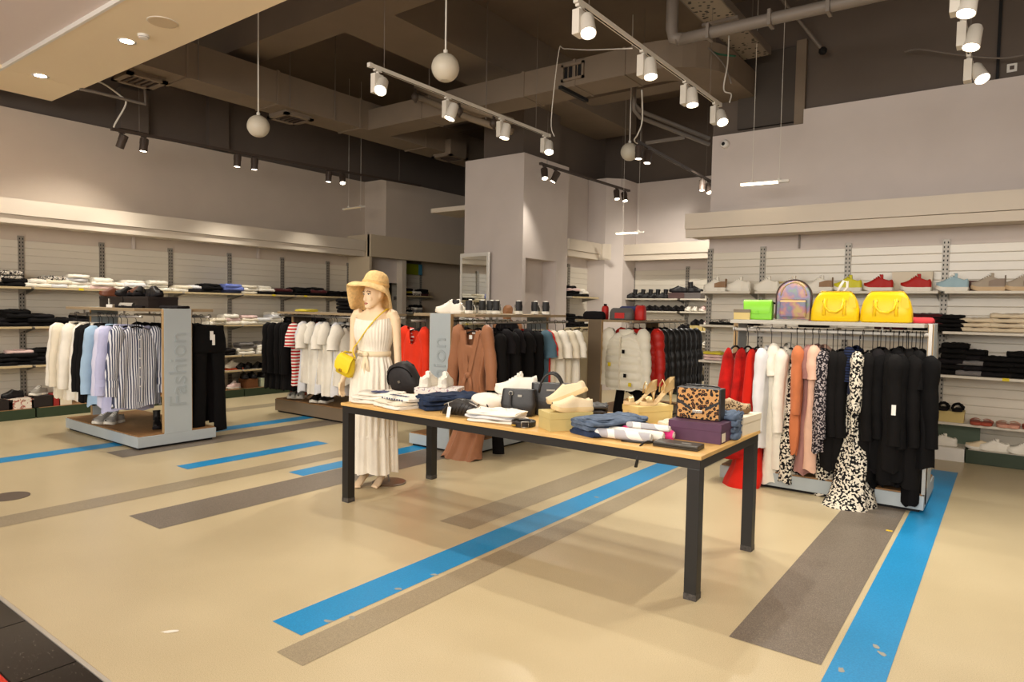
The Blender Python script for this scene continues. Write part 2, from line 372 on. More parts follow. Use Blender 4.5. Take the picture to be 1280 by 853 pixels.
m.loft(rings).build('elbow', m_duct, d2); MB().box(-3.65+R0, -3.65+R1, y1+R0, 9.1, 4.4, 4.72).build('duct_end', m_duct, d2)
for xx in (-7.3, -5.4, -4.6, -3.9): MB().box(xx, xx+.04, y0-.012, y1+.012, 4.388, 4.73).build('flange', m_duct, d2)
MB().box(-4.75, -4.7, y0-.1, y1+.1, 4.36, 4.4).build('strut_bar', m_black, d2)
gx0, gx1 = -4.76, -4.43; gz0, gz1 = 4.47, 4.68
g = MB().box(gx0, gx1, y0-.03, y0, gz0, gz0+.03).box(gx0, gx1, y0-.03, y0, gz1-.03, gz1).box(gx0, gx0+.03, y0-.03, y0, gz0, gz1).box(gx1-.03, gx1, y0-.03, y0, gz0, gz1).build('vent_grille', m_duct, d2)
MB().box(gx0+.03, gx1-.03, y0-.004, y0-.001, gz0+.03, gz1-.03).build('grille_core', m_black, g)
for i in range(3): xx = gx0+.03+(gx1-gx0-.06)*(i+1)/4; MB().box(xx-.004, xx+.004, y0-.02, y0-.004, gz0+.03, gz1-.03).build('grille_bar', m_duct, g)
d3 = thing('air_duct', 'shorter grey air duct beyond the crossing duct, above the dark doorway', 'duct')
MB().box(-8.9, -8.5, 10.42, 12.6, 4.4, 4.75).build('duct_body', m_duct, d3); MB().box(-8.92, -8.48, 11.2, 11.24, 4.38, 4.77).build('flange', m_duct, d3)
for i, (px, py, zz, lab) in enumerate(((175, 103, 4.33, 'square ceiling diffuser beside the duct over the soffit corner'), (363, 150, 4.33, 'square ceiling diffuser beside the duct beyond the dim globe'), (562, 199, 4.33, 'square ceiling diffuser by the top of the white pillar'))):
    x, y, z = [(-8.95, 4.06, 4.33), (-8.8, 6.16, 4.33), (-8.54, 9.43, 4.33)][i]
    t = thing('ceiling_diffuser', lab, 'diffuser', (x, y, z)); s = .24
    MB().box(-s, s, -s, -s+.07, 0, .03).box(-s, s, s-.07, s, 0, .03).box(-s, -s+.07, -s, s, 0, .03).box(s-.07, s, -s, s, 0, .03).build('frame', m_duct, t)
    for k in range(5): q = -s+.1+k*.075; MB().box(-s+.07, s-.07, q, q+.02, .005, .03).build('vane', m_brown, t)
    MB().box(-s+.02, s-.02, -s+.02, s-.02, .03, .3).build('neck', m_duct, t)
# bright soffit over the storefront
m_soff = M('soffit_cream', (246, 228, 194), .75)
sf = struct('soffit', MB().box(-9.362, 3.2, 2.76, 3.58, 4.2, 4.5).box(-10.33, -9.37, 2.3, 3.56, 4.2, 4.5).box(-9.372, -9.36, 2.76, 3.56, 4.205, 4.5), m_soff)
struct('soffit_front', MB().box(-16, 7, -7, 2.74, 4.24, 4.6), M('soffit_lilac', (230, 218, 214), .8))
struct('trim_14', MB().box(-16, 3.2, 2.735, 2.76, 4.195, 4.46), m_white)

# ------------------------------------------------------------------ lamps
WARM = (1, .93, .81)
def downlight(px, label, loc):
    t = thing('recessed_downlight', label, 'downlight', loc)
    MB().lathe([(.062, 0), (.085, -.006), (.088, 0), (.088, .01)], 24, caps=False).build('trim_ring', m_white, t, True)
    MB().lathe([(.062, -.001), (.001, -.001)], 24).build('diffuser', m_glow, t)
    lamp('downlight_beam', (loc[0], loc[1], loc[2]-.08), (loc[0]+.2, loc[1]+.6, 0), 130, 120, .8, .06)
downlight(0, 'lit round downlight in the cream soffit beside the smoke detector', (*(-7.32, 3.2, 4.2)[:2], 4.199))
downlight(0, 'lit round downlight on the seam of the soffit panel', (*(-9.29, 3.09, 4.2)[:2], 4.199))
x, y, z = (-6.54, 3.18, 4.2); t = thing('ceiling_speaker', 'round flush ceiling speaker in the cream soffit', 'speaker', (x, y, 4.2)); MB().lathe([(.13, 0), (.13, -.006), (.118, -.009), (.001, -.009)], 28).build('grille', M('speaker_cream', (214, 194, 160), .8), t)
MB().lathe([(.134, 0), (.134, -.004), (.126, -.0065)], 28, caps=False).build('rim', m_white, t)
x, y, z = (-7.01, 3.22, 4.19); t = thing('smoke_detector', 'small white smoke detector on the soffit beside a downlight', 'smoke detector', (x, y, 4.2))
MB().lathe([(.055, 0), (.055, -.015), (.04, -.035), (.001, -.037)], 20).build('housing', m_white, t, True, ang=40); MB().lathe([(.0485, -.022), (.0485, -.027)], 20, caps=False).build('vent_slot', m_black, t)

m_spw = M('spot_white', (226, 220, 208), .4)
def white_spot(t, tilt, yaw, big=1.0):
    """driver box hung from the track plus a tilted round head; origin at the track's underside"""
    MB().box(-.016, .016, -.04, .04, -.02, 0).cyl((0, 0, -.02), (0, 0, -.045), .016, 10).build('adapter', m_spw, t)
    MB().box(-.03, .03, -.06, .05, -.225, -.045, .004).build('driver_box', m_spw, t)
    h = bpy.data.objects.new('spot_head', None)
    m = MB(); Rm = Matrix.Translation((.075, -.01, -.16)) @ Matrix.Rotation(yaw, 4, 'Z') @ Matrix.Rotation(tilt, 4, 'X'); m.M = Rm
    m.lathe([(.001, .085), (.04, .08), (.05, .06), (.054, -.02), (.06, -.09), (.055, -.09), (.05, -.075)], 22, caps=False); hd = m.build('spot_head', m_spw, t, True, ang=50)
    m = MB(); m.M = Rm; m.lathe([(.054, -.082), (.001, -.084)], 22).build('lens', m_glow, hd)
    m = MB(); m.cyl((.028, -.01, -.16), (.08, -.01, -.16), .012, 10).build('pivot', m_spw, t)
    return Rm
def brown_spot(t, tilt, yaw):
    MB().box(-.016, .016, -.035, .035, -.018, 0).cyl((0, 0, -.018), (0, 0, -.06), .01, 8).build('adapter', m_brown, t)
    m = MB(); Rm = Matrix.Translation((0, 0, -.12)) @ Matrix.Rotation(yaw, 4, 'Z') @ Matrix.Rotation(-tilt, 4, 'X'); m.M = Rm
    m.lathe([(.001, .09), (.05, .088), (.052, .02), (.052, -.09), (.046, -.09), (.042, -.075)], 18, caps=False); hd = m.build('spot_head', m_brown, t, True, ang=40)
    m = MB(); m.M = Rm
    for k in range(12): a = 2*pi*k/12; m.box(.052*cos(a)-.003, .052*cos(a)+.003, .052*sin(a)-.003, .052*sin(a)+.003, .01, .085)
    m.build('cooling_fins', m_brown, hd)
    m = MB(); m.M = Rm; m.lathe([(.045, -.083), (.001, -.085)], 18).build('lens', m_glow, hd)
    return Rm
def spot(kind, loc, tilt, yaw, label, group, power, size=60, gname='white_spotlight'):
    t = thing('track_spotlight', label, 'spotlight', loc, group=group)
    Rm = (white_spot if kind == 'w' else brown_spot)(t, tilt, yaw)
    p = Vector(loc)+Rm @ Vector((0, 0, -.13 if kind == 'w' else -.125)); d = Rm.to_3x3() @ Vector((0, 0, -1))
    if power: lamp('spot_beam', p, p+d, power, size, .7, .03, WARM)
def bar(name, label, p0, p1, mat, w=.036):
    p0 = Vector(p0); p1 = Vector(p1); t = thing(name, label, 'light track', p0)
    d = p1-p0; L = d.length; m = MB(); m.M = d.to_track_quat('Y', 'Z').to_matrix().to_4x4()
    m.box(-w/2, w/2, 0, L, 0, .034).build('rail', mat, t)
    m = MB(); m.M = d.to_track_quat('Y', 'Z').to_matrix().to_4x4(); m.box(-.006, .006, .01, L-.01, -.0015, 0).build('slot', m_black, t)
    m = MB(); m.M = d.to_track_quat('Y', 'Z').to_matrix().to_4x4(); m.box(-w/2-.002, w/2+.002, -.012, .03, -.002, .036).build('end_cap', mat, t); m.v = []; m.f = []; m.box(-w/2-.002, w/2+.002, L-.03, L+.012, -.002, .036).build('end_cap', mat, t)
    for f in (.06, .9):
        q = p0+d*f; MB().cyl((*(d*f)[:2], (d*f).z+.03), (*(d*f)[:2], 5.7-p0.z), .003, 5).build('suspension_wire', m_pipe, t)
    return t
XT1, XT2 = -4.93, -2.65
bar('light_track', 'white ceiling light track hanging over the mannequin', (XT1, 4.31, 3.8), (XT1, 7.36, 3.8), m_spw)
bar('light_track', 'white ceiling light track hanging above the lime bag side of the shop', (XT2, 4.28, 3.8), (XT2, 7.29, 3.8), m_spw)
for i, (yy, tl, yw) in enumerate(((4.41, -.7, .55), (5.4, -.35, -.5), (6.34, -.2, -.5), (7.26, -.5, .6))):
    spot('w', (XT1, yy, 3.8), tl, yw, f'white spotlight, {ORD[i]} from the pole end of the track over the mannequin', 'white spots over the mannequin', 100, 80)
for i, (yy, tl, yw) in enumerate(((4.33, -.45, .7), (5.39, -.25, .7), (6.33, -.2, .7), (7.14, -.6, .7))):
    spot('w', (XT2, yy, 3.8), tl, yw, f'white spotlight, {ORD[i]} from the low end of the track before the cable tray', 'white spots before the cable tray', 100, 80)
X3 = -0.39
bar('light_track', 'white light track seen end-on before the grey upper wall', (X3, 5.1, 3.8), (X3, 7.35, 3.8), m_spw)
for i, (yy, tl, yw) in enumerate(((5.44, -.3, -.5), (6.13, -.3, -.5), (7.04, -.6, .7))):
    spot('w', (X3, yy, 3.8), tl, yw, ('white spotlight cut by the top of the picture before the grey upper wall', 'middle white spotlight of three before the grey upper wall', 'lowest white spotlight of three, tilted towards the yellow shoes')[i], 'white spots before the upper wall', 110, 80)
A, B = (-9.6, 4.0, 3.81), (-9.6, 9.73, 3.97)
bar('light_track', 'brown light track along the wall of folded clothes', A, B, m_brown, .045)
def on_bar(A, B, y): f = (y-A[1])/(B[1]-A[1]); return (A[0]+(B[0]-A[0])*f, y, A[2]+(B[2]-A[2])*f)
for i, (yy, tl, yw) in enumerate(((4.12, .45, -1.2), (4.4, .1, 0), (5.78, .05, 0), (6.07, .05, 0), (7.49, .05, 0), (7.79, .5, 1.0))):
    spot('b', on_bar(A, B, yy), tl, yw, f'brown cylinder spotlight, {ORD[i]} from the soffit, over the folded clothes', 'brown spots along the shelf wall', 38 if i == 0 else 75, 110 if i == 0 else 80)
A, B = (-5.86, 8.53, 3.76), (-5.86, 11.47, 3.79)
bar('light_track', 'brown light track over the corner with the puffer jackets', A, B, m_brown, .045)
for i, (yy, tl, yw) in enumerate(((8.64, .45, .8), (8.94, .45, -.8), (10.99, .3, .8), (11.3, .4, .9))):
    spot('b', on_bar(A, B, yy), tl, yw, f'brown cylinder spotlight, {ORD[i]} from the white pillar on the corner track', 'brown spots over the corner', 40 if i < 2 else 12, 110)
A, B = (-4.2, 8.39, 3.85), (-4.2, 11.29, 3.76)
bar('light_track', 'brown light track descending behind the camera-fitted wall end', A, B, m_brown, .045)
for i, (yy, tl, yw) in enumerate(((8.49, .1, 0), (8.77, .2, 0), (10.85, .1, 0), (11.14, .5, .8))):
    spot('b', on_bar(A, B, yy), tl, yw, f'brown cylinder spotlight, {ORD[i]} from the small globe on the descending track', 'brown spots on the descending track', 130 if i > 1 else 0, 90)
# globes
def globe(loc, r, label):
    t = thing('globe_pendant', label, 'pendant lamp', loc)
    MB().lathe([(.35*r, -.93*r)]+[(r*sin(a), -r*cos(a)) for a in [.4+.17*k for k in range(16)]]+[(.06*r, r)], 26).build('globe', M('globe_white', (206, 198, 180), .4), t, True)
    MB().lathe([(.34*r, -.935*r), (.3*r, -.90*r), (.001, -.9*r)], 20, caps=False).build('opening_rim', M('globe_rim', (150, 130, 100), .5), t)
    MB().cyl((0, 0, r), (0, 0, 5.7-loc[2]), .008, 8).build('stem', m_spw, t); MB().lathe([(.02, r+.03), (.02, r-.01)], 12).build('collar', m_spw, t)
globe((-7.04, 4.5, 3.6), .125, 'dim white globe pendant hanging before the long dark duct')
globe((-4.16, 4.52, 3.7), .125, 'white globe pendant hanging above the first white track')
globe((-4.43, 8.66, 3.8), .125, 'small white globe pendant beside the brown spots of the corner')
# slim suspended light bars
def led(p0, p1, label, em):
    p0 = Vector(p0); p1 = Vector(p1); t = thing('linear_pendant', label, 'linear light', p0); d = p1-p0
    m = MB(); m.M = d.to_track_quat('Y', 'Z').to_matrix().to_4x4(); m.box(-.02, .02, 0, d.length, 0, .03).build('housing', m_spw, t)
    m = MB(); m.M = d.to_track_quat('Y', 'Z').to_matrix().to_4x4(); m.box(-.021, .021, .01, d.length*.78, -.004, .02).build('diffuser', M('led_glow%d' % em, (255, 238, 200), .5, emit=em), t)
    for f in (.25, .8): q = d*f; MB().cyl((q.x, q.y, .03), (q.x, q.y, 5.7-p0.z), .003, 5).build('suspension_wire', m_spw, t); MB().box(q.x-.015, q.x+.015, q.y-.02, q.y+.02, q.z+.03, q.z+.05).build('clip', m_spw, t)
led((-2.7, 8.2, 3.09), (-2.15, 8.25, 3.09), 'lit slim light bar hanging before the grey upper wall', 6)
led((-5.86, 11.0, 2.95), (-5.33, 11.05, 2.95), 'slim light bar hanging before the white corner wall', 6)
led((-9.9, 8.05, 3.31), (-9.8, 8.48, 3.41), 'unlit slim light bar hanging before the pilaster by the dark doorway', 0)
# pipes, tray, cables
t = thing('ceiling_pipe', 'thick grey pipe crossing under the perforated cable tray', 'pipe')
pa, pb = Vector((-2.78, 6.4, 4.25)), Vector((-1.14, 6.4, 4.23))
MB().tube([pa+(pb-pa)*k/6*1.3 for k in range(7)], .055, 14).build('pipe', m_pipe, t, True)
MB().tube([(pa.x-.06, 6.4, 5.7), (pa.x-.06, 6.4, pa.z+.12), (pa.x-.04, 6.4, pa.z+.03), (pa.x+.05, 6.4, pa.z)], .06, 14).build('riser', m_pipe, t, True)
for f in (.2, .55, .85): q = pa+(pb-pa)*f; MB().box(q.x-.015, q.x+.015, 6.33, 6.47, q.z-.07, q.z+.07).build('clamp', m_pipe, t)
t = thing('cable_tray', 'perforated metal cable tray hanging below the dark ceiling', 'cable tray')
m_tray = node_mat('tray_perforated', [(0, (40, 36, 32)), (.3, (150, 138, 122))], b_vor(16), .5, .4)
ta, tb = Vector((-2.69, 6.59, 4.75)), Vector((-2.7, 8.65, 4.75)); dd = tb-ta; m = MB(); m.M = Matrix.Translation(ta) @ dd.to_track_quat('Y', 'Z').to_matrix().to_4x4()
m.box(-.17, .17, -.8, dd.length, 0, .01).build('tray_base', m_tray, t); m2 = MB(); m2.M = m.M; m2.box(-.18, -.165, -.8, dd.length, 0, .09).box(.165, .18, -.8, dd.length, 0, .09).build('side_rail', m_pipe, t)
m2 = MB(); m2.M = m.M; m2.box(-.2, .2, dd.length*.35, dd.length*.4, -.03, 0).build('support_bar', m_pipe, t)
for q in (.1, .9): p = ta+dd*q; MB().cyl(p, (p.x, p.y, 5.7), .006, 6).build('hanger_rod', m_pipe, t)
t = thing('pipe_pair', 'two thin brown pipes slanting down beside the small globe', 'pipe')
for dz in (0, -.09): MB().tube([(-4.35, 8.6, 5.0), (-4.35, 8.6, 4.45+dz), (-4.3, 8.7, 4.36+dz), (-3.75, 9.9, 4.16+dz)], .03, 10).build('pipe', m_pipe, t, True)
MB().box(-4.5, -3.9, 9.3, 9.34, 4.05, 4.09).build('bracket', m_pipe, t)
t = thing('wrapped_pipe_pair', 'two lagged pipes with valves behind the white track', 'pipe')
wa, wb_ = Vector((-7.21, 7.2, 4.68)), Vector((-5.42, 7.2, 3.95))
for off in (0, .14): MB().tube([wa+Vector((0, 0, off)), wa+(wb_-wa)*.3+Vector((0, .02, off-.03)), wa+(wb_-wa)*.6+Vector((0, 0, off-.06)), wb_+Vector((0, 0, off-.05))], .045, 10).build('pipe', M('lagging', (128, 112, 92), .7), t, True)
for k in (.02, .5, .85): q = wa+(wb_-wa)*k; MB().ball((q.x, 7.15, q.z-.02), .06, 10).cyl((q.x, 7.15, q.z-.1), (q.x, 7.15, q.z+.1), .02, 8).build('valve', m_brown, t, True)
for k in (.15, .75): q = wa+(wb_-wa)*k; MB().cyl((q.x, q.y, q.z), (q.x, q.y, 5.7), .008, 6).build('hanger_rod', m_pipe, t)
t = thing('brace_rod', 'slanting grey brace rod crossing the thick pipe', 'rod'); MB().cyl((-2.42, 8.6, 5.4), (-1.99, 8.9, 4.78), .022, 10).build('rod', m_pipe, t); MB().ball((-1.98, 8.9, 4.76), .05, 10).build('rod_foot', m_black, t)
def wire(label, pts, r=.006, mat=None, name='cable'):
    P = [Vector(q) for q in pts]; out = []
    for i in range(len(P)-1):
        a, b, c, d = P[max(i-1, 0)], P[i], P[i+1], P[min(i+2, len(P)-1)]
        for k in range(5):
            s = k/5; out.append(.5*((2*b)+(c-a)*s+(2*a-5*b+4*c-d)*s*s+(3*b-a-3*c+d)*s**3))
    out.append(P[-1]); o = MB().tube(out, r, 6).build(name, mat or m_spw, None, True); tag(o, label, 'cable'); return o
wire('pale cable looping from one white track to the other', [(-4.81, 7.3, 3.78), (-4.83, 7.25, 3.98), (-4.64, 7.1, 4.74), (-4.49, 7.0, 4.72), (-3.92, 6.6, 4.46), (-3.17, 6.2, 4.19)])
wire('pale cable dropping from the soffit edge to the brown track', [(-9.5, 3.56, 4.205), (-9.5, 3.78, 4.37), (-9.5, 4.06, 4.26), (-9.5, 4.13, 4.17), (-9.6, 4.03, 3.89), (-9.6, 4.03, 3.82)], .012)
wire('pale cable dropping to the small globe track', [(-3.94, 8.0, 4.4), (-4.02, 8.2, 4.08), (-4.08, 8.2, 3.9), (-4.2, 8.34, 3.87), (-4.2, 8.44, 3.84)], .01)
wire('pale cable at the far end of the white track by the cable tray', [(-2.55, 7.3, 3.83), (-2.57, 7.4, 3.95), (-2.69, 7.5, 4.05), (-2.69, 7.6, 4.36), (-2.72, 7.7, 4.71)], .008)
wire('green cable sagging under the cable tray', [(-3.07, 7.8, 4.71), (-2.9, 7.8, 4.58), (-2.67, 7.8, 4.5)], .012, M('cable_green', (30, 84, 60), .5))
wire('grey cable curving below the green cable', [(-3.0, 7.75, 4.67), (-2.77, 7.7, 4.4), (-2.64, 7.6, 4.13)], .01, m_pipe)
wire('thin grey cable strung across the upper wall', [(-1.11, 8.9, 4.56), (-0.96, 8.9, 4.56), (-0.61, 8.9, 4.43), (-0.22, 8.9, 4.31), (0.0, 8.9, 4.3)], .01, m_pipe)
t = thing('conduit_bar', 'slim conduit bar running on from the soffit seam', 'conduit'); MB().tube([(-9.4, 3.55, 4.19), (-9.4, 3.71, 4.2), (-9.4, 4.33, 4.2), (-9.4, 4.33, 4.39)], .02, 8).build('tube', m_pipe, t)
x, y, z = (-3.18, 8.98, 3.81); t = thing('security_camera', 'small white dome camera on the end of the grey upper wall', 'camera', (x, 8.998, z))
MB().lathe([(.06, 0), (.06, .02), (.045, .05), (.001, .06)], 18).build('housing', m_white, t, True, ang=40); t.rotation_euler = (pi/2, 0, 0); MB().ball((-.01, .0, .05), .026, 12).build('lens', m_black, t, True)
x, y, z = (-0.11, 9.1, 4.25); t = thing('wall_socket', 'white socket on the dark upper wall beside the white spots', 'socket', (x, 9.118, z)); MB().box(-.045, .045, -.012, 0, -.045, .045, .004).build('plate', m_white, t); MB().box(-.02, .02, -.016, -.011, -.02, .02).build('insert', m_brown, t)

# ------------------------------------------------------------------ cloth materials
def cloth(name, rgb, rough=.9, bump=.25, amt=.05, sheen=.1): return M('cloth_'+name, rgb, rough, spec=.2, noise=9, amt=amt, bump=bump, bscale=28, sheen=sheen)
m_cw = cloth('white', (236, 230, 216)); m_cw2 = cloth('ivory', (226, 216, 194)); m_cw3 = cloth('cool_white', (222, 222, 224))
m_ck = cloth('black', (15, 13, 13), sheen=0); m_ck2 = cloth('charcoal', (26, 23, 25), sheen=0); m_ck3 = cloth('soft_black', (9, 8, 9), sheen=0)
m_cnavy = cloth('navy', (24, 30, 58)); m_clilac = cloth('lilac', (188, 190, 222)); m_clblue = cloth('light_blue', (160, 188, 212)); m_cred = cloth('red', (206, 34, 18)); m_credd = cloth('deep_red', (170, 20, 14), amt=.35)
m_corange = cloth('orange_red', (222, 54, 26)); m_cbrown = cloth('brown_satin', (164, 112, 80), .5); m_crust = cloth('rust', (196, 116, 74)); m_cpink = cloth('blush', (226, 184, 160)); m_cmauve = cloth('mauve', (160, 116, 110))
m_cbeige = cloth('beige', (204, 190, 158)); m_cteal = cloth('teal', (78, 104, 118)); m_cgrey = cloth('grey', (120, 116, 114)); m_cblue = cloth('blue', (96, 112, 178)); m_cjean = M('cloth_denim', (40, 52, 76), .9, spec=.2, noise=22, amt=.35, bump=.3, bscale=60); m_cjean2 = M('cloth_washed_denim', (88, 102, 122), .9, spec=.2, noise=22, amt=.32, bump=.3, bscale=60)
m_puffk = M('puffer_black', (18, 16, 16), .42, spec=.4); m_puffw = M('puffer_white', (232, 226, 208), .6); m_puffr = M('puffer_red', (186, 30, 20), .5)
m_cstripe = node_mat('navy_white_stripe', [(0, (66, 72, 96)), (.46, (218, 220, 226))], b_wave(14, 'X', .5), .9, .2)
m_rstripe = node_mat('red_white_stripe', [(0, (192, 34, 36)), (.5, (236, 230, 220))], b_wave(7.5, 'Z', .2), .9, .2)
m_floral = node_mat('black_white_floral', [(0, (18, 16, 18)), (.5, (224, 216, 198))], b_noise(52, 1.5), .85, .2)
m_plaid = node_mat('dark_plaid', [(0, (36, 32, 38)), (.54, (168, 158, 158))], b_noise(70, 0), .9, .2)
m_nstripe = node_mat('navy_rib', [(0, (14, 18, 34)), (.5, (34, 44, 74))], b_wave(14, 'Z', 0), .9, .2)
m_hang = M('hanger_black', (22, 20, 20), .4); m_btn = M('button', (230, 226, 216), .4); m_tagw = M('tag_white', (236, 234, 228), .6); m_tagy = M('tag_yellow', (224, 200, 30), .6)

def lerp_prof(P, d):
    if d <= P[0][0]: return P[0]
    for a, b in zip(P[:-1], P[1:]):
        if d <= b[0]:
            t = (d-a[0])/(b[0]-a[0]); t = t*t*(3-2*t) if False else t
            return tuple(x+(y-x)*t for x, y in zip(a, b))
    return P[-1]
def full(P): return [tuple(q)+(0,)*(5-len(q)) for q in P]
def body_mesh(P, folds=6, amp=.012, neck=(.075, .07, .01), slope=.32, seed=1, n=44, m=24, puff=0):
    m = 64 if puff else m
    """closed hanging garment body; P rows are depth below the neck, half width, half thickness, x shift, y shift"""
    P = full(P); rnd = random.Random(seed); L = P[-1][0]; ph = [rnd.random()*6.3 for _ in range(6)]; mb = MB(); rings = []
    for i in range(m+1):
        d = L*(i/m)**1.15; _, hw, hd, cx, cy = lerp_prof(P, d); w = max(0, 1-d/.26); ring = []
        pz = 0
        for j in range(n):
            a = 2*pi*j/n; c, s = cos(a), sin(a)
            x = hw*math.copysign(abs(c)**.75, c); y = hd*math.copysign(abs(s)**.7, s)
            ax = abs(x)
            if i == 0 and ax > neck[0]: y *= .25
            fz = min(1, d/.5); k = folds
            fo = amp*fz*(sin(k*x/max(hw, .05)*1.5+ph[0]+(1.7 if s > 0 else 0)+d*1.6)+.6*sin(k*2.3*x/max(hw, .05)+ph[1]+d*3)+.35*sin(14*d+9*x+ph[5])*(.4+fz))
            y += fo*(1 if s >= 0 else -1)*(.3+.7*abs(s)); x += amp*.6*fz*sin(5*d+ph[2]+a)
            if puff: y *= .86+.18*abs(sin(pi*d/puff))**.6; x *= .985+.02*abs(sin(pi*d/puff))**.6
            z = -d-slope*max(0, ax-neck[0])*w
            if ax < neck[0]: z -= ((neck[1] if s < 0 else neck[2])*(1-(ax/neck[0])**2))*max(0, 1-d/.16)
            if i == m: z += .012*sin(3*a+ph[3])+.008*sin(7*a+ph[4])
            ring.append((x+cx, y+cy, z))
        rings.append(ring)
    return mb.loft(rings, False, False)
def sleeve_mesh(side, sx, z0, ln, r0, r1, out, seed, yq=.7, puff=0, fwd=0):
    rnd = random.Random(seed+side*7); n = 34 if puff else (16 if ln > .3 else 9); k = rnd.random()*2
    path = [(side*(sx-.045), 0, z0+.045), (side*(sx-.022), 0, z0+.03)]; rad = [r0*.3, r0*.72]
    for i in range(n+1):
        t = i/n; path.append((side*(sx+out*sin(t*1.5)), -.01-fwd*t*t+.014*sin(4*t+k)*t, z0-ln*t))
        r = r0+(r1-r0)*t; r *= 1+.05*sin(13*t+k)+.035*sin(29*t+k*3)
        if puff: r *= .9+.12*abs(sin(pi*ln*t/puff))**.6
        rad.append(r)
    return MB().tube(path, rad, 14, False, yq, side=(1, 0, 0))
TOP = -.115
def hanger(root, w=.19, mat=None, drop=.0):
    z = TOP+.01-drop; mb = MB()
    mb.tube([(.021, 0, -.004), (.021, 0, .012), (.012, 0, .024), (0, 0, .027), (-.012, 0, .024), (-.02, 0, .008), (-.012, 0, -.012), (0, 0, -.03), (0, 0, z)], .0032, 6)
    mb.tube([(-w, 0, z-.055), (-w*.6, 0, z-.03), (-.02, 0, z), (.02, 0, z), (w*.6, 0, z-.03), (w, 0, z-.055)], .009, 6)
    return mb.build('hanger', mat or m_hang, root, True)
KINDS = dict(
 shirt=dict(P=[(0, .155, .03), (.045, .2, .045), (.12, .228, .055), (.3, .235, .06), (.55, .24, .06), (.84, .255, .065)], sl=(.225, -.115, .66, .082, .056, .075), slope=.52, amp=.014, collar=1, drop=.0),
 tee=dict(P=[(0, .155, .03), (.045, .2, .045), (.12, .222, .055), (.3, .225, .06), (.72, .235, .06)], sl=(.21, -.105, .24, .095, .085, .09), slope=.52, amp=.018),
 longtee=dict(P=[(0, .17, .03), (.05, .2, .045), (.4, .2, .05), (.86, .22, .055)], sl=(.19, -.075, .2, .08, .07, .06), slope=.52, amp=.018),
 blouse=dict(P=[(0, .17, .03), (.06, .2, .05), (.3, .205, .06), (.62, .22, .07), (.9, .21, .06)], sl=(.19, -.08, .52, .08, .05, .05), slope=.52, amp=.02, neck=(.08, .2, .01)),
 coat=dict(P=[(0, .155, .04), (.05, .2, .06), (.12, .23, .07), (.4, .24, .08), (1.0, .26, .085)], sl=(.225, -.115, .64, .09, .065, .04), slope=.4, amp=.012),
 puffer=dict(P=[(0, .18, .05), (.06, .24, .1), (.3, .26, .13), (.55, .26, .13), (.68, .25, .11)], sl=(.25, -.09, .62, .10, .07, .06), slope=.52, amp=.006, puff=.095, neck=(.09, .03, -.04), collar=2),
 vest=dict(P=[(0, .1, .02), (.08, .13, .035), (.3, .17, .05), (.6, .19, .06)], slope=.2, amp=.012, neck=(.075, .12, .06)),
 strap=dict(P=[(0, .1, .02), (.1, .14, .04), (.32, .16, .06), (.6, .18, .07), (1.22, .24, .1)], slope=.1, amp=.02, neck=(.08, .14, .06)),
 gown=dict(P=[(0, .12, .025), (.08, .15, .04), (.35, .15, .055), (.7, .18, .07), (1.05, .24, .12, -.04), (1.2, .27, .15, -.1), (1.27, .22, .12, -.12)], slope=.2, amp=.025, neck=(.08, .16, .05)),
 dress=dict(P=[(0, .16, .025), (.08, .19, .04), (.35, .18, .05), (.7, .2, .06), (1.1, .23, .07)], sl=(.18, -.07, .22, .08, .07, .05), slope=.36, amp=.018),
 maxi=dict(P=[(0, .15, .025), (.06, .2, .045), (.35, .19, .05, -.02), (.8, .17, .06, -.05), (1.05, .17, .10, -.09), (1.25, .19, .14, -.16), (1.36, .22, .18, -.22)], sl=(.2, -.1, .42, .075, .06, .05), slope=.2, amp=.03, neck=(.08, .12, .05)),
)
def garment(root, kind, mat, seed=1, hk=None, slm=None, scale_len=1):
    K = KINDS[kind]; top = TOP
    P = [(d*scale_len,)+tuple(r) for d, *r in K['P']]
    mb = body_mesh(P, amp=K['amp'], neck=K.get('neck', (.075, .07, .01)), slope=K['slope'], seed=seed, puff=K.get('puff', 0))
    mb.v = [(x, y, z+top) for x, y, z in mb.v]
    b = mb.build('garment_body', mat, root, True)
    if 'sl' in K:
        sx, z0, ln, r0, r1, out = K['sl']
        for s in (-1, 1):
            sm = sleeve_mesh(s, sx-.03, z0+top+.06, ln, r0, r1, out, seed, puff=K.get('puff', 0)); o = sm.build('sleeve', slm or mat, root, True)
    if K.get('collar') == 1:
        n = 16; rings = []
        for q, (dz, rr) in enumerate(((-.035, 1.0), (.02, .95), (.03, 1.02), (-.012, 1.2))):
            rings.append([(.078*rr*sin(a), -.046*rr*cos(a), top+dz-.05*(cos(a)*.5+.5)**2*(1 if q < 3 else 1.25)) for a in [.12+(2*pi-.24)*k/n for k in range(n+1)]])
        MB().loft(rings, False, False, False).build('collar', mat, root, True)
    if K.get('collar') == 2:
        MB().loft([[(r*1.15*cos(2*pi*k/18), r*.62*sin(2*pi*k/18), top+z) for k in range(18)] for z, r in ((-.06, .1), (-.01, .088), (.03, .084), (.03, .074), (-.05, .078))], False, False).build('collar', mat, root, True)
    hanger(root, .17 if kind not in ('strap', 'vest', 'gown', 'maxi') else .11, hk)
    return b
def shirt_front(root, mat, L=.84, y=-.064):
    MB().box(-.018, .018, y-.006, y+.004, -.085-L+.02, -.2).build('placket', mat, root)
    for k in range(6): z = -.24-.1*k; MB().cyl((0, y-.006, z), (0, y-.010, z), .006, 8).build('button', m_btn, root)
    for s in (-1, 1): MB().tube([(s*.258, -.02, -.66), (s*.262, -.022, -.735)], .062, 12, False, .75, side=(1, 0, 0)).build('cuff', mat, root, True)
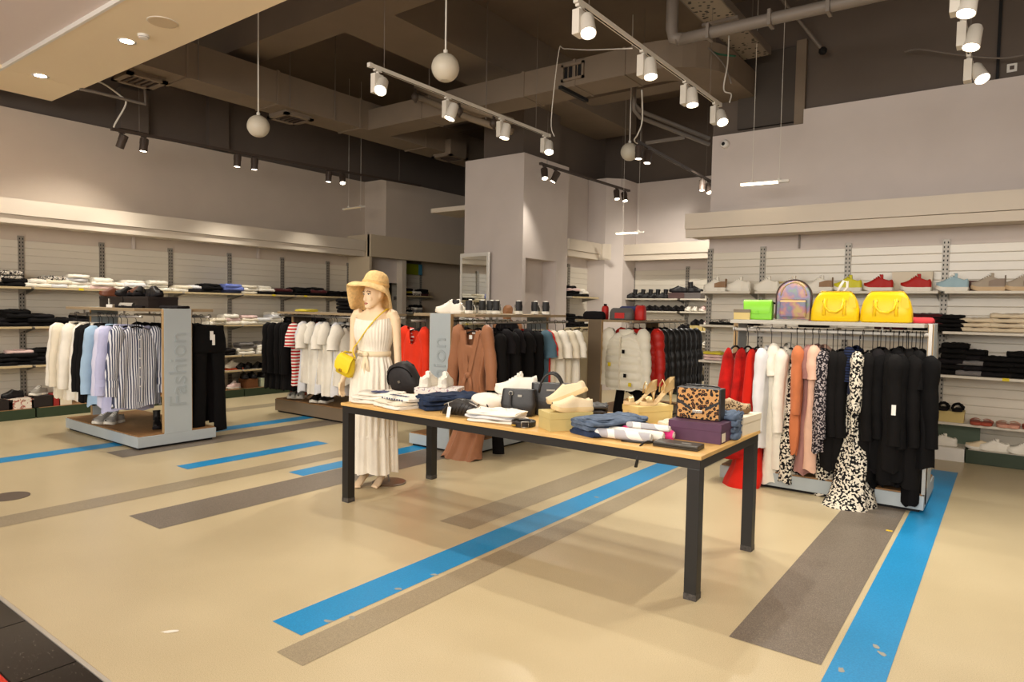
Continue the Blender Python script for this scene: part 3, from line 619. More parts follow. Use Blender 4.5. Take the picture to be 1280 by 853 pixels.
def trousers(root, mat, seed=1, L=1.14, hk=None, flare=.075):
    rnd = random.Random(seed); top = -.1
    MB().loft([[(hw*math.copysign(abs(cos(2*pi*k/28))**.8, cos(2*pi*k/28)), hd*sin(2*pi*k/28), top-d) for k in range(28)] for d, hw, hd in ((0, .175, .035), (.045, .178, .04), (.15, .2, .055), (.27, .21, .06), (.31, .2, .05))], True, True).build('trouser_seat', mat, root, True)
    for s in (-1, 1):
        path = []; rad = []
        for i in range(11):
            t = i/10; path.append((s*(.098+.05*t+.01*sin(3*t+seed)), .008*sin(5*t+seed), top-.26-(L-.26)*t)); rad.append((.088-.03*min(1, t*2.5)+(flare-.062)*t)*(1+.02*sin(11*t+seed)))
        MB().tube(path, rad, 14, False, .5, side=(1, 0, 0)).build('trouser_leg', mat, root, True)
    MB().loft([[(.18*cos(2*pi*k/24), .042*sin(2*pi*k/24), top-d) for k in range(24)] for d in (-.003, .042)], False, False).build('waistband', mat, root, True)
    hanger(root, .16, hk)
def hangon(key, kind, mat, loc, rz, name, label, group, seed=1, slm=None, sl=1, extra=None, hk=None, sc=None):
    def mk(r):
        if kind == 'trousers': trousers(r, mat, seed, 1.14*sl, hk)
        else: garment(r, kind, mat, seed, hk, slm, sl)
        if extra: extra(r)
    return place(key, mk, name, label, {'garment': 'garment'}.get(name, CATS.get(name, 'clothing')), loc, rz, group, sc)
CATS = dict(shirt='shirt', tee_shirt='t-shirt', trousers='trousers', dress='dress', puffer_jacket='jacket', blouse='blouse', jacket='jacket', cardigan='cardigan', jumpsuit='jumpsuit', top='top')

# ------------------------------------------------------------------ display units with end panels, shelf and rails
m_panel = M('panel_grey', (176, 186, 190), .5, noise=2, amt=.02); m_wood = M('deck_wood', (150, 112, 72), .5, noise=14, amt=.14); m_ply = M('ply_edge', (176, 146, 104), .6); m_taupe = M('panel_taupe', (120, 104, 84), .6)
def fixture(label, loc, rz, L, D, ro, H=1.49, base_h=.15, pm=None, blade=.15, writing=None, boff=0, deck=m_wood, shelf_m=m_shelf, base_m=None, group='display units on the shop floor', rail_m=None):
    t = thing('display_unit', label, 'display unit', loc, rz, group); pm = pm or m_panel; base_m = base_m or pm; rail_m = rail_m or m_metal
    h = L/2
    MB().box(-h+.03, h-.03, -D/2+.03, D/2-.03, 0, .03).build('toe_kick', m_black, t)
    MB().box(-h, h, -D/2, D/2, .025, base_h-.012, .004).build('base', base_m, t)
    MB().box(-h+.012, h-.012, -D/2+.012, D/2-.012, base_h-.012, base_h).build('deck', deck, t)
    for s in (-1, 1):
        x0, x1 = sorted((s*h, s*(h-.05)))
        e = MB().box(x0, x1, boff-blade, boff+blade, base_h-.012, H, .003).build('end_panel', pm, t)
        MB().box(x0+.004, x1-.004, boff-blade-.006, boff-blade+.002, base_h, H-.004).build('panel_edge', m_ply, e); MB().box(x0+.004, x1-.004, boff+blade-.002, boff+blade+.006, base_h, H-.004).build('panel_edge', m_ply, e)
    MB().box(-h+.05, h-.05, -D/2, D/2, H-.032, H-.002, .003).build('top_shelf', shelf_m, t)
    for s in (-1, 1):
        MB().cyl((-h+.02, s*ro, 1.40), (h-.02, s*ro, 1.40), .0145, 12).build('hanging_rail', rail_m, t, True)
        for q in (-h*.55, h*.55): MB().box(q-.008, q+.008, s*ro-.008, s*ro+.008, 1.41, H-.03).build('rail_bracket', rail_m, t)
    if writing:
        cm = Matrix(((0, 0, 1), (0, -1, 0), (1, 0, 0)))
        text('lettering', writing, M('letter_grey', (164, 174, 178), .5), t, (h+.001, boff+.005, .83), .27, cm.to_euler(), .006)
    return t
fixture('grey display unit marked Fashion with a row of shirts and black trousers', (-8.19, 3.67, 0), 0, 1.86, .86, .37, writing='Fashion', shelf_m=M('shelf_oak', (158, 138, 108), .5))
fixture('grey display unit marked Fashion behind the table with the brown jumpsuit', (-4.93, 6.26, 0), -pi/2, 1.88, .9, .45, writing='Fashion', shelf_m=M('shelf_oak', (158, 138, 108), .5))
fixture('taupe based display unit of white T-shirts behind the mannequin', (-7.6, 6.15, 0), 0, 1.86, .86, .37, base_h=.2, pm=m_taupe, H=1.46, shelf_m=M('shelf_oak', (158, 138, 108), .5))
fixture('display unit with a brown end panel between beige cardigan and white puffer jacket', (-4.45, 8.93, 0), -pi/2, 1.86, .9, .42, H=1.43, pm=m_taupe, shelf_m=M('shelf_oak', (158, 138, 108), .5), blade=.1, boff=-.1)
f5 = fixture('pale display unit of red, white and black garments with yellow bags on top', (-1.3, 6.53, 0), 0, 1.62, .86, .24, shelf_m=M('shelf_grey', (186, 182, 172), .45), blade=.13, rail_m=m_white, boff=-.05)
MB().box(.79, .815, -.43, -.395, .15, 1.49).build('steel_post', m_metal, f5); MB().box(-.79, .8, .05, .09, 1.33, 1.36).build('cross_rail', m_white, f5)

# ------------------------------------------------------------------ garments on the units
R90 = pi/2
g = 'shirts on the Fashion unit'
y1 = 3.30
hangon('sh_stripe', 'shirt', m_cstripe, (-7.47, y1+.03, 1.4), R90+.05, 'shirt', 'navy and white striped shirt at the front of the shirt row', g, 3, extra=lambda r: shirt_front(r, m_cstripe))
hangon('sh_lilac', 'shirt', m_clilac, (-7.60, y1, 1.4), R90-.08, 'shirt', 'lilac shirt directly behind the striped shirt', g, 4, sl=1.06, extra=lambda r: shirt_front(r, m_clilac))
hangon('sh_lilac2', 'shirt', M('cloth_pale_lilac', (206, 206, 228), .9), (-7.70, y1-.02, 1.4), R90+.1, 'shirt', 'paler lilac shirt second behind the striped shirt', g, 5)
hangon('sh_blue', 'shirt', m_clblue, (-7.82, y1-.05, 1.4), R90-.12, 'shirt', 'light blue shirt between the lilac and charcoal shirts', g, 6)
hangon('sh_char', 'shirt', m_ck2, (-7.95, y1, 1.4), R90+.06, 'shirt', 'charcoal shirt between the light blue and black shirts', g, 7)
for i, x in enumerate((-8.06, -8.16)): hangon('sh_black', 'shirt', m_ck, (x, y1-.03*i, 1.4), R90-.1+.15*i, 'shirt', ('black shirt next to the charcoal shirt', 'black shirt next to the white shirts')[i], g, 8)
for i, x in enumerate((-8.29, -8.39, -8.5, -8.6, -8.71, -8.82, -8.93)):
    hangon('sh_white%d' % (i % 2), 'shirt', (m_cw, m_cw2)[i % 2], (x, y1+.03*sin(i*2.1), 1.4), R90+.12*sin(i*1.7), 'shirt', f'white long-sleeved shirt, {ORD[i]} from the black shirts on the Fashion unit', g, 9+i % 2)
g = 'black garments on the rear rail of the Fashion unit'
def tr_tag(r): MB().box(-.03, .03, -.066, -.062, -.3, -.14).box(-.012, .02, -.07, -.066, -.36, -.24).build('price_tag', m_tagw, r)
def mk_tr(r):
    trousers(r, m_ck3, 2, 1.22, flare=.085)
    MB().box(-.035, .005, -.072, -.068, -.26, -.16).build('price_tag', m_tagw, r)
    MB().box(-.01, .022, -.076, -.072, -.32, -.2).build('size_tag', m_tagw, r)
place('tr_front', mk_tr, 'trousers', 'black flared trousers with white tags beside the Fashion panel', 'trousers', (-7.36, 4.08, 1.4), R90+.05, g)
for i, x in enumerate((-7.5, -7.64, -7.78)): hangon('tr_back', 'trousers', m_ck2, (x, 4.06, 1.4), R90, 'trousers', f'black trousers, {ORD[i]} behind the tagged flared trousers', g, 5)
for i, x in enumerate((-7.95, -8.1, -8.25, -8.42, -8.6)): hangon('blk_top', 'tee', m_ck, (x, 4.05, 1.4), R90+.1*sin(i), 'top', f'black top on the rear rail of the Fashion unit, {ORD[i]} behind the trousers', g, 6)
# T-shirt unit
g = 'T-shirts on the taupe unit'; y3 = 5.79
for i, x in enumerate((-6.98, -7.1, -7.2, -7.31, -7.42, -7.53, -7.64, -7.76)):
    hangon('tee_w%d' % (i % 3), 'longtee' if i % 3 else 'tee', (m_cw, m_cw3, m_cw)[i % 3], (x, y3+.04*sin(i*1.9), 1.4), R90+.15*sin(i*2.3), 'tee_shirt', f'white T-shirt on the taupe unit, {ORD[i]} behind the mannequin arm', g, 20+i % 3, sc=1.06)
hangon('tee_rs', 'tee', m_rstripe, (-7.92, y3, 1.4), R90+.1, 'tee_shirt', 'red and white striped T-shirt between the white and black garments', g, 24, sl=1.1, sc=1.05)
for i, x in enumerate((-8.06, -8.16, -8.27, -8.37, -8.46)):
    hangon('blk_long', 'coat', m_ck, (x, y3+.02*sin(i), 1.4), R90+.12*sin(i*1.3), 'garment', f'long black garment on the taupe unit, {ORD[i]} from the red striped T-shirt', 'black garments on the taupe unit', 26, sl=.92)
for i, x in enumerate((-7.0, -7.3, -7.6, -7.9, -8.2)): hangon('blk_top', 'tee', m_ck, (x, 6.52, 1.4), R90, 'top', f'black top on the rear rail of the taupe unit, {ORD[i]} from the mannequin', 'black tops on the rear rail of the taupe unit', 6)
# brown jumpsuit unit
xl2, xr2 = -5.38, -4.48
hangon('bl_red', 'blouse', m_corange, (xl2-.04, 5.44, 1.4), -.1, 'blouse', 'orange-red draped V-neck blouse beside the mannequin', 'garments beside the mannequin', 31, sc=(1.05, 1, .95))
hangon('tee_rs2', 'tee', m_rstripe, (xl2, 5.56, 1.4), .1, 'tee_shirt', 'red striped top just behind the orange-red blouse', 'garments beside the mannequin', 24)
for i in range(5): hangon('blk_top', 'tee', m_ck, (xl2, 5.7+.2*i, 1.4), 0, 'top', f'black top behind the orange-red blouse, {ORD[i]} from it', 'black tops behind the blouse', 6)
def mk_jump(r):
    top = -.085
    mb = body_mesh([(0, .19, .03), (.05, .215, .055), (.25, .2, .07), (.47, .155, .075), (.55, .16, .075), (.75, .2, .085), (1.1, .22, .1, 0, -.05), (1.3, .24, .12, 0, -.16), (1.325, .26, .14, 0, -.18)], folds=7, amp=.018, neck=(.08, .3, .01), slope=.4, seed=33, m=26, n=48)
    mb.v = [(x, y, z+top) for x, y, z in mb.v]; mb.build('garment_body', m_cbrown, r, True)
    for s in (-1, 1): sleeve_mesh(s, .19, top-.02, .6, .085, .07, .09, 33).build('sleeve', m_cbrown, r, True)
    for s in (-1, 1):   # wrap-over lapels and the knot with hanging ends
        MB().loft([[(s*(.085-.0)+dx*0+s*w, -.05-.03*t-.012, top-.02-.44*t) if False else (s*(.1*(1-t))+o*.035*s, -.055-.035*t-.006*(o > 0), top-.015-.45*t) for o in (-.6, 0, .7, 1.3)] for t in [k/8 for k in range(9)]], False, False, False).build('lapel', m_cbrown, r, True)
        MB().tube([(s*.02, -.09, top-.48), (s*.05, -.105, top-.56), (s*.055, -.10, top-.72)], [.02, .026, .03], 10, True, .4).build('tie_end', m_cbrown, r, True)
    MB().ball((0, -.09, top-.48), .038, 12, 1.1, .7, .9).build('knot', m_cbrown, r, True)
    MB().box(-.035, .035, .028, .032, top-.05, top-.015).build('neck_label', m_tagw, r); hanger(r, .18)
    MB().box(-.02, .02, -.045, -.042, top-.06, top-.1).build('size_label', m_tagw, r)
place('jump', mk_jump, 'jumpsuit', 'brown satin wrap jumpsuit with a knotted waist hanging to the floor', 'jumpsuit', (xr2-.05, 5.40, 1.415), .1, 'garments on the second Fashion unit', (.9, 1, 1))
for i in range(7):
    k = i % 2
    hangon(('blk_coat2', 'blk_tee2')[k], ('coat', 'longtee')[k], (m_ck, m_ck2)[k], (xr2+.02*sin(i), 5.54+.12*i, 1.4), .15*sin(i*2), 'garment', f'black garment behind the brown jumpsuit, {ORD[i]} from it', 'black garments behind the jumpsuit', 35+k, sl=.95 if k else .8)
hangon('tee_teal', 'tee', m_cteal, (xr2, 6.4, 1.4), .1, 'tee_shirt', 'slate blue T-shirt between black and red tops', 'T-shirts on the second Fashion unit', 41)
hangon('tee_red', 'tee', m_cred, (xr2, 6.48, 1.4), -.1, 'tee_shirt', 'red T-shirt between the slate blue and white ones', 'T-shirts on the second Fashion unit', 42, sl=1.2)
def tee_print(r):
    for k in range(6): MB().box(-.03+.006*(k % 2), .02, -.072, -.069, -.40-.05*k, -.375-.05*k).build('print_mark', m_ck, r)
for i, yy in enumerate((6.58, 6.7, 6.82, 6.95)):
    hangon('tee2_%d' % (i % 2), 'tee', (m_cw2, m_cw)[i % 2], (xr2+.03*i, yy, 1.4), -.12+.1*sin(i), 'tee_shirt', f'ivory T-shirt on the second Fashion unit, {ORD[i]} from the red one', 'T-shirts on the second Fashion unit', 43+i % 2, extra=tee_print if i % 2 else None, sc=1.05)
hangon('tr_u2', 'trousers', m_ck3, (xr2+.06, 5.52, 1.4), .1, 'trousers', 'black wide trousers hanging low behind the brown jumpsuit', 'garments on the second Fashion unit', 3, sl=1.12)
# puffer unit
def mk_card(r):
    garment(r, 'coat', m_cbeige, 51, None, None, 1.0)
    MB().box(-.012, .012, -.09, -.082, -1.05, -.16).build('zip', m_cw2, r)
    for s in (-1, 1): MB().tube([(s*.08, -.06, -.1), (s*.05, -.075, -.16), (s*.012, -.09, -.22)], .02, 8, True, .5).build('lapel', m_cbeige, r, True)
    MB().box(.03, .06, -.094, -.09, -.2, -.16).build('price_tag', m_tagy, r)
place('card', mk_card, 'cardigan', 'long beige cardigan with a yellow tag beside the brown end panel', 'cardigan', (-4.86, 8.12, 1.4), 0, 'garments on the puffer unit')
def mk_puff(r):
    garment(r, 'puffer', m_puffw, 52)
    MB().box(-.008, .008, -.142, -.12, -.78, -.17).build('zip', m_cw2, r)
    for x, z, mt in ((-.13, -.5, m_tagy), (.16, -.72, m_tagy), (.06, -.34, m_ck), (.09, -.62, m_ck)): MB().box(x-.018, x+.018, -.16, -.152, z-.022, z+.022).build('sticker' if mt is m_tagy else 'zip_pull', mt, r)
place('puffw', mk_puff, 'puffer_jacket', 'white quilted puffer jacket at the front of the jacket row', 'jacket', (-4.1, 8.06, 1.4), -.1, 'jackets on the puffer unit', 1.12)
hangon('puffr', 'puffer', m_puffr, (-4.03, 8.3, 1.4), .05, 'puffer_jacket', 'red puffer jacket just behind the white one', 'jackets on the puffer unit', 53, sc=1.1)
for i in range(7): hangon('puffk', 'puffer', m_puffk, (-4.03, 8.5+.2*i, 1.4), .1*sin(i), 'puffer_jacket', f'glossy black puffer jacket, {ORD[i]} behind the red one', 'jackets on the puffer unit', 54, sc=(1.08, 1, 1.25))
for i in range(3): hangon('tr_u4', 'trousers', m_ck, (-4.1, 8.16+.04*i, 1.15), 0, 'trousers', f'black trousers below the white puffer jacket, {ORD[i]} from the front', 'trousers below the puffer jacket', 5, sl=.8) if i < 1 else None
# red, white and black unit
TOP = -.17
y5 = 6.29; gR, gW, gK = 'red dresses on the pale unit', 'white garments on the pale unit', 'black garments on the pale unit'
hangon('red_a', 'strap', m_credd, (-2.06, y5-.02, 1.4), R90-.35, 'dress', 'deep red lace dress at the outer end of the rail', gR, 61, sl=.72, sc=(1.1, 1.2, 1))
hangon('red_b', 'gown', m_credd, (-1.95, y5, 1.4), R90-.3, 'dress', 'deep red ruffled dress second from the end of the rail', gR, 62, sl=.78, sc=(1.1, 1.2, 1))
hangon('red_c', 'gown', m_cred, (-1.85, y5-.05, 1.4), R90-.25, 'dress', 'long bright red satin gown pooling over the unit base', gR, 63, sl=1.03)
for i, (x, mt, kd, s, sl, lab) in enumerate(((-1.74, m_cw3, 'shirt', 65, 1.05, 'sheer white blouse next to the red gown'), (-1.66, m_cw, 'dress', 66, 1.08, 'white cotton dress second from the red gown'), (-1.58, m_cw, 'shirt', 67, 1.25, 'long white tunic third from the red gown'))):
    hangon('wh%d' % i, kd, mt, (x, y5+.02*i, 1.4), R90-.15, 'dress' if i else 'blouse', lab, gW, s, sl=sl)
hangon('wk', 'strap', m_floral, (-1.52, y5, 1.4), R90, 'dress', 'white dress with black print panels behind the rust blouse', gW, 68, sl=.95)
hangon('rust', 'blouse', m_crust, (-1.45, y5-.03, 1.4), R90-.1, 'blouse', 'rust satin blouse between white and blush garments', 'warm toned garments on the pale unit', 69)
hangon('mauve', 'dress', m_cmauve, (-1.39, y5, 1.4), R90, 'dress', 'mauve dress between the rust and blush garments', 'warm toned garments on the pale unit', 70, sl=.95)
hangon('blush', 'dress', m_cpink, (-1.33, y5-.04, 1.4), R90-.05, 'dress', 'blush pink dress beside the plaid shirt', 'warm toned garments on the pale unit', 71, sl=.92)
hangon('plaid', 'shirt', m_plaid, (-1.27, y5-.02, 1.4), R90+.03, 'shirt', 'dark plaid shirt next to the blush dress', 'patterned garments on the pale unit', 72, sl=1.0)
hangon('flor_s', 'strap', m_floral, (-1.235, y5+.05, 1.4), R90, 'dress', 'black and white print dress behind the plaid shirt', 'patterned garments on the pale unit', 73, sl=1.0)
for i, x in enumerate((-1.19, -1.13)): hangon('blk_d', 'coat', m_ck, (x, y5, 1.4), R90+.05, 'dress', ('black dress between the plaid shirt and the navy one', 'second black dress from the plaid shirt')[i], gK, 74, sl=.98)
hangon('navy_a', 'dress', m_nstripe, (-1.07, y5-.02, 1.4), R90, 'dress', 'navy ribbed dress beside the long floral dress', 'navy garments on the pale unit', 75, sl=1.0)
hangon('navy_b', 'tee', m_cnavy, (-1.03, y5+.08, 1.35), R90, 'top', 'navy top tucked against the long floral dress', 'navy garments on the pale unit', 76, sl=1.1)
hangon('floral', 'maxi', m_floral, (-.98, y5-.08, 1.4), R90-.1, 'dress', 'long black and white floral dress with its hem on the floor', 'patterned garments on the pale unit', 77, sl=.93)
ks = ('coat', 'dress', 'blouse', 'coat', 'longtee'); mk_ = (m_ck, m_ck3, m_ck2, m_ck3, m_ck)
for i in range(12):
    k = i % 5; x = -.92+.031*i
    hangon('bk5_%d' % k, ks[k], mk_[k], (x, y5+.03*sin(i*2.2), 1.4), R90+.06*sin(i*1.4), 'garment', f'black garment on the pale unit, {ORD[i]} from the floral dress', gK, 80+k, sl=(1.03, 1.0, 1.1, .95, 1.15)[k], sc=(1+.05*sin(i*2.6), 1, 1+.06*sin(i*1.9)))
def blk_tag(r):
    MB().box(-.305, -.30, -.035, -.005, -.62, -.54).build('price_tag', m_tagw, r)
o = hangon('bk5_tag', 'coat', m_ck, (-.72, y5-.09, 1.4), R90, 'garment', 'black garment with a white paper tag in the black row', gK, 91, sl=.9, extra=blk_tag)
hangon('bk5_end', 'coat', m_ck3, (-.56, y5-.04, 1.4), R90+.35, 'jacket', 'black jacket with a long lapel at the end by the steel post', gK, 88, sl=.86)
hangon('bk5_olive', 'strap', M('cloth_olive', (58, 50, 40), .9), (-.66, y5-.03, 1.4), R90, 'dress', 'dark olive strap dress before the last black jacket', gK, 89, sl=.75)

# ------------------------------------------------------------------ mannequin
m_skin = M('mannequin_skin', (234, 206, 170), .5, spec=.4)
def remeshed(mb, name, mat, parent, vox=.006, smooth=4):
    o = mb.build(name, mat, None); md = o.modifiers.new('r', 'REMESH'); md.mode = 'VOXEL'; md.voxel_size = vox; md.use_smooth_shade = True
    s = o.modifiers.new('s', 'SMOOTH'); s.factor = .5; s.iterations = smooth
    me = bpy.data.meshes.new_from_object(o.evaluated_get(bpy.context.evaluated_depsgraph_get())); me.name = name
    o.modifiers.clear(); old = o.data; o.data = me; bpy.data.meshes.remove(old)
    me.materials.clear(); me.materials.append(mat); me.polygons.foreach_set('use_smooth', [True]*len(me.polygons)); setp(o, parent); return o
def ell(rows, n=26): return [[(cx+hw*cos(2*pi*j/n), cy+hd*sin(2*pi*j/n), z) for j in range(n)] for z, hw, hd, cx, cy in rows]
HT = Matrix.Translation((0, -.012, 1.655)) @ Matrix.Rotation(-.42, 4, 'Z') @ Matrix.Rotation(.06, 4, 'X')
def head_shape(mb):
    """head in its own frame: origin at the skull's middle, face towards -y"""
    mb.M = HT
    mb.loft(ell([(-.118, .018, .02, 0, -.066), (-.108, .034, .038, 0, -.058), (-.085, .05, .064, 0, -.034), (-.05, .061, .083, 0, -.012), (-.01, .069, .094, 0, .002), (.03, .072, .1, 0, .008), (.07, .068, .096, 0, .012), (.1, .05, .07, 0, .014), (.118, .02, .03, 0, .014)]))
    mb.loft(ell([(-.052, .012, .012, 0, -.098), (-.045, .016, .022, 0, -.098), (-.03, .011, .02, 0, -.094), (.0, .008, .014, 0, -.092), (.022, .007, .01, 0, -.088)], 10))      # nose
    for s in (-1, 1):
        mb.ball((s*.034, -.074, -.035), .02, 10, 1, .6, 1); mb.ball((s*.03, -.084, .02), .016, 10, 1.6, .6, .5)   # cheek, brow ridge
        mb.loft(ell([(-.03, .004, .012, s*.072, .012), (0, .008, .018, s*.074, .012), (.03, .005, .014, s*.074, .016)], 8))   # ear
    mb.ball((0, -.088, -.074), .016, 10, 1.3, .5, .55); mb.ball((0, -.076, -.105), .018, 10, 1.2, .7, .8)
    mb.M = None
def hand(mb, wrist, dirv, side, n_out, curl):
    """palm, four fingers of unequal length and a thumb leaving the palm's side"""
    d = Vector(dirv).normalized(); o = Vector(n_out).normalized(); o = (o-d*o.dot(d)).normalized(); f = d.cross(o)*side
    w = Vector(wrist)
    rings = []
    for t, hw, ht in ((-.02, .024, .021), (.015, .03, .017), (.05, .038, .016), (.085, .037, .013)):
        c = w+d*t; rings.append([c+f*hw*cos(2*pi*j/12)+o*ht*sin(2*pi*j/12) for j in range(12)])
    mb.loft(rings)
    for k, (off, ln) in enumerate(((.029, .066), (.010, .076), (-.010, .072), (-.028, .056))):
        p = w+d*.08+f*off; dd = (d+f*off*4).normalized(); path = [p-d*.02, p]; q = p; ang = 0
        for s in (.45, .32, .23):
            ang += curl*(1+.15*k); v = (dd*cos(ang)-o*sin(ang)); q = q+v*ln*s; path.append(q)
        mb.tube(path, [.0105, .0105, .0098, .009, .0068], 8)
    p = w+d*.02+f*.026; mb.tube([p-f*.01, p+f*.018+d*.022-o*.006, p+f*.026+d*.05-o*.012, p+f*.026+d*.072-o*.016], [.014, .0135, .0115, .008], 8)
def body_shape(mb, feet=True):
    mb.loft(ell([(.80, .06, .05, 0, .01), (.86, .15, .1, 0, .015), (.94, .178, .112, 0, .018), (1.02, .165, .1, 0, .008), (1.12, .125, .082, 0, -.004), (1.2, .128, .084, 0, -.006), (1.3, .15, .1, 0, -.014), (1.38, .158, .1, 0, -.012), (1.44, .165, .085, 0, -.0), (1.485, .15, .066, 0, .008), (1.515, .105, .052, 0, .012), (1.545, .058, .05, 0, .01), (1.6, .05, .052, 0, .004), (1.66, .05, .054, 0, .0)]))
    for s in (-1, 1):
        mb.ball((s*.07, -.07, 1.335), .056, 14, 1, .75, 1)
        mb.tube([(s*.13, .006, 1.5), (s*.165, .006, 1.482), (s*.192, .006, 1.44), (s*.2, .008, 1.36), (s*.206, .012, 1.26), (s*.212, .012, 1.17), (s*.222+(-.018 if s < 0 else 0), .002, 1.08), (s*.232+(-.035 if s < 0 else 0), -.016, .98), (s*.238+(-.048 if s < 0 else 0), -.028, .915)], [.04, .05, .046, .039, .035, .032, .031, .026, .022], 14)
        hand(mb, (s*.238+(-.05 if s < 0 else 0), -.03, .905), (s*.04, -.2, -.95), s, (s*.95, .1, .1), .2)
        y = -.03 if s < 0 else .03
        mb.tube([(s*.09, .012, .93), (s*.092, .01, .8), (s*.085, .0+y*.3, .62), (s*.078, y*.7, .48), (s*.075, .012+y, .34), (s*.07, .02+y, .2), (s*.068, .02+y, .12)], [.09, .085, .066, .05, .05, .036, .03], 16)
        mb.loft([[(s*.068+s*fx+hw*cos(2*pi*j/12), yy+y, zz+hh*sin(2*pi*j/12)) for j in range(12)] for yy, zz, hw, hh, fx in ((.06, .09, .012, .018, 0), (.04, .092, .026, .03, 0), (.0, .085, .029, .036, 0), (-.05, .058, .033, .03, .004), (-.1, .03, .039, .021, .006), (-.135, .02, .038, .016, .008), (-.155, .016, .03, .012, .008))])
        for k in range(5): mb.ball((s*.072+s*(.03-.016*k)*-1*-1, -.162+.006*k*(1)+y, .014), .0105-.0006*k if k else .0125, 8, 1, 1.5, .9)
mq = thing('mannequin', 'skin toned shop mannequin in a strapless white maxi dress and straw hat', 'mannequin', (-4.405, 3.93, 0), .36)
mb = MB(); body_shape(mb); head_shape(mb); remeshed(mb, 'body', m_skin, mq, .0058, 5)
# painted face
m_eye = M('eye_dark', (40, 28, 24), .4); m_lip = M('lip_rose', (176, 88, 74), .4); m_browp = M('brow_brown', (110, 76, 54), .6); m_eyew = M('eye_white', (236, 228, 216), .3)
def facebit(name, mat, fn, par=mq): m = MB(); m.M = HT; fn(m); return m.build(name, mat, par, True)
for s in (-1, 1):
    e = facebit('eye', m_eyew, lambda m: m.ball((s*.03, -.079, .004), .0125, 10, 1.25, .55, .62)); facebit('iris', m_eye, lambda m: m.ball((s*.029, -.0855, .0045), .0065, 8, 1, .5, 1), e)
    facebit('eyelash', m_eye, lambda m: m.tube([(s*.013, -.084, .006), (s*.022, -.089, .0125), (s*.034, -.087, .0135), (s*.048, -.078, .008)], .0028, 6))
    facebit('eyebrow', m_browp, lambda m: m.tube([(s*.014, -.092, .024), (s*.03, -.093, .033), (s*.05, -.079, .026)], .003, 6))
facebit('lips', m_lip, lambda m: (m.tube([(-.021, -.089, -.073), (-.008, -.0965, -.069), (0, -.0965, -.071), (.008, -.0965, -.069), (.021, -.089, -.073)], .0042, 6), m.tube([(-.02, -.089, -.075), (0, -.096, -.0815), (.02, -.089, -.075)], [.003, .0058, .003], 6)))
MB().lathe([(.15, 0), (.15, .008), (.14, .012)], 32, (.1, .1, 0)).build('stand_base', M('stand_brown', (110, 88, 66), .3), mq)
MB().cyl((.1, .1, .01), (.085, .045, .3), .008, 8).build('stand_rod', m_metal, mq)
# dress
m_dress = cloth('dress_white', (238, 230, 214)); P = [(1.445, .168, .112), (1.42, .17, .122), (1.36, .18, .152), (1.29, .172, .142), (1.2, .142, .105), (1.15, .136, .1), (1.1, .148, .11), (1.0, .182, .13), (.86, .196, .142), (.62, .198, .15), (.46, .202, .158), (.44, .208, .162), (.3, .214, .166), (.13, .222, .17)]
rings = []; n = 120; rnd = random.Random(4)
for i in range(53):
    z = 1.445-(1.445-.13)*i/52
    for a, b in zip(P[:-1], P[1:]):
        if b[0] <= z+1e-6: t = (a[0]-z)/(a[0]-b[0]); hw = a[1]+(b[1]-a[1])*t; hd = a[2]+(b[2]-a[2])*t; break
    amp = .0045 if z > 1.2 else (.003 if z > 1.1 else .005+.011*min(1, (1.1-z)/.6)); kk = 24
    ring = []
    for j in range(n):
        a = 2*pi*j/n; fo = amp*(sin(kk*a+.8*sin(3*a))*(1 if z > .45 else .45)+.9*sin(11*a+1.2+z)+.5*sin(5*a+z*2) if z < 1.12 else sin(kk*1.6*a))
        zz = z+(.012*cos(a*2)*max(0, 1-(1.445-z)/.1))-(.0 if i < 52 else .01*sin(6*a))
        ring.append(((hw+fo)*cos(a), (hd+fo)*sin(a)-.004+(-.02 if z < .9 else -.02*max(0, (1.12-z)/.22) if z < 1.12 else 0), zz))
    rings.append(ring)
dr = MB().loft(rings, False, False).build('dress', m_dress, mq, True)
def ringband(z0, z1, hw, hd, nm, mt, par): return MB().loft([[(hw*k*cos(2*pi*j/40), hd*k*sin(2*pi*j/40)-.004, z) for j in range(40)] for z, k in ((z0, 1.0), (z0, 1.05), ((z0+z1)/2, 1.075), (z1, 1.05), (z1, 1.0))], False, False).build(nm, mt, par, True)
m_belt = cloth('belt_cream', (232, 214, 180)); ringband(1.125, 1.17, .142, .106, 'belt', m_belt, dr)
MB().ball((-.02, -.125, 1.147), .025, 12, 1.2, .6, 1).tube([(-.02, -.125, 1.14), (-.035, -.135, 1.06), (-.03, -.14, .96)], [.012, .018, .02], 8, True, .35).tube([(-.02, -.125, 1.14), (0, -.135, 1.08), (.012, -.14, 1.0)], [.012, .016, .018], 8, True, .35).tube([(-.02, -.128, 1.147), (-.07, -.14, 1.17), (-.085, -.13, 1.14), (-.03, -.13, 1.14)], .012, 8, True, .6).build('belt_bow', m_belt, dr, True)
ringband(.437, .452, .2, .157, 'tier_seam', m_dress, dr)
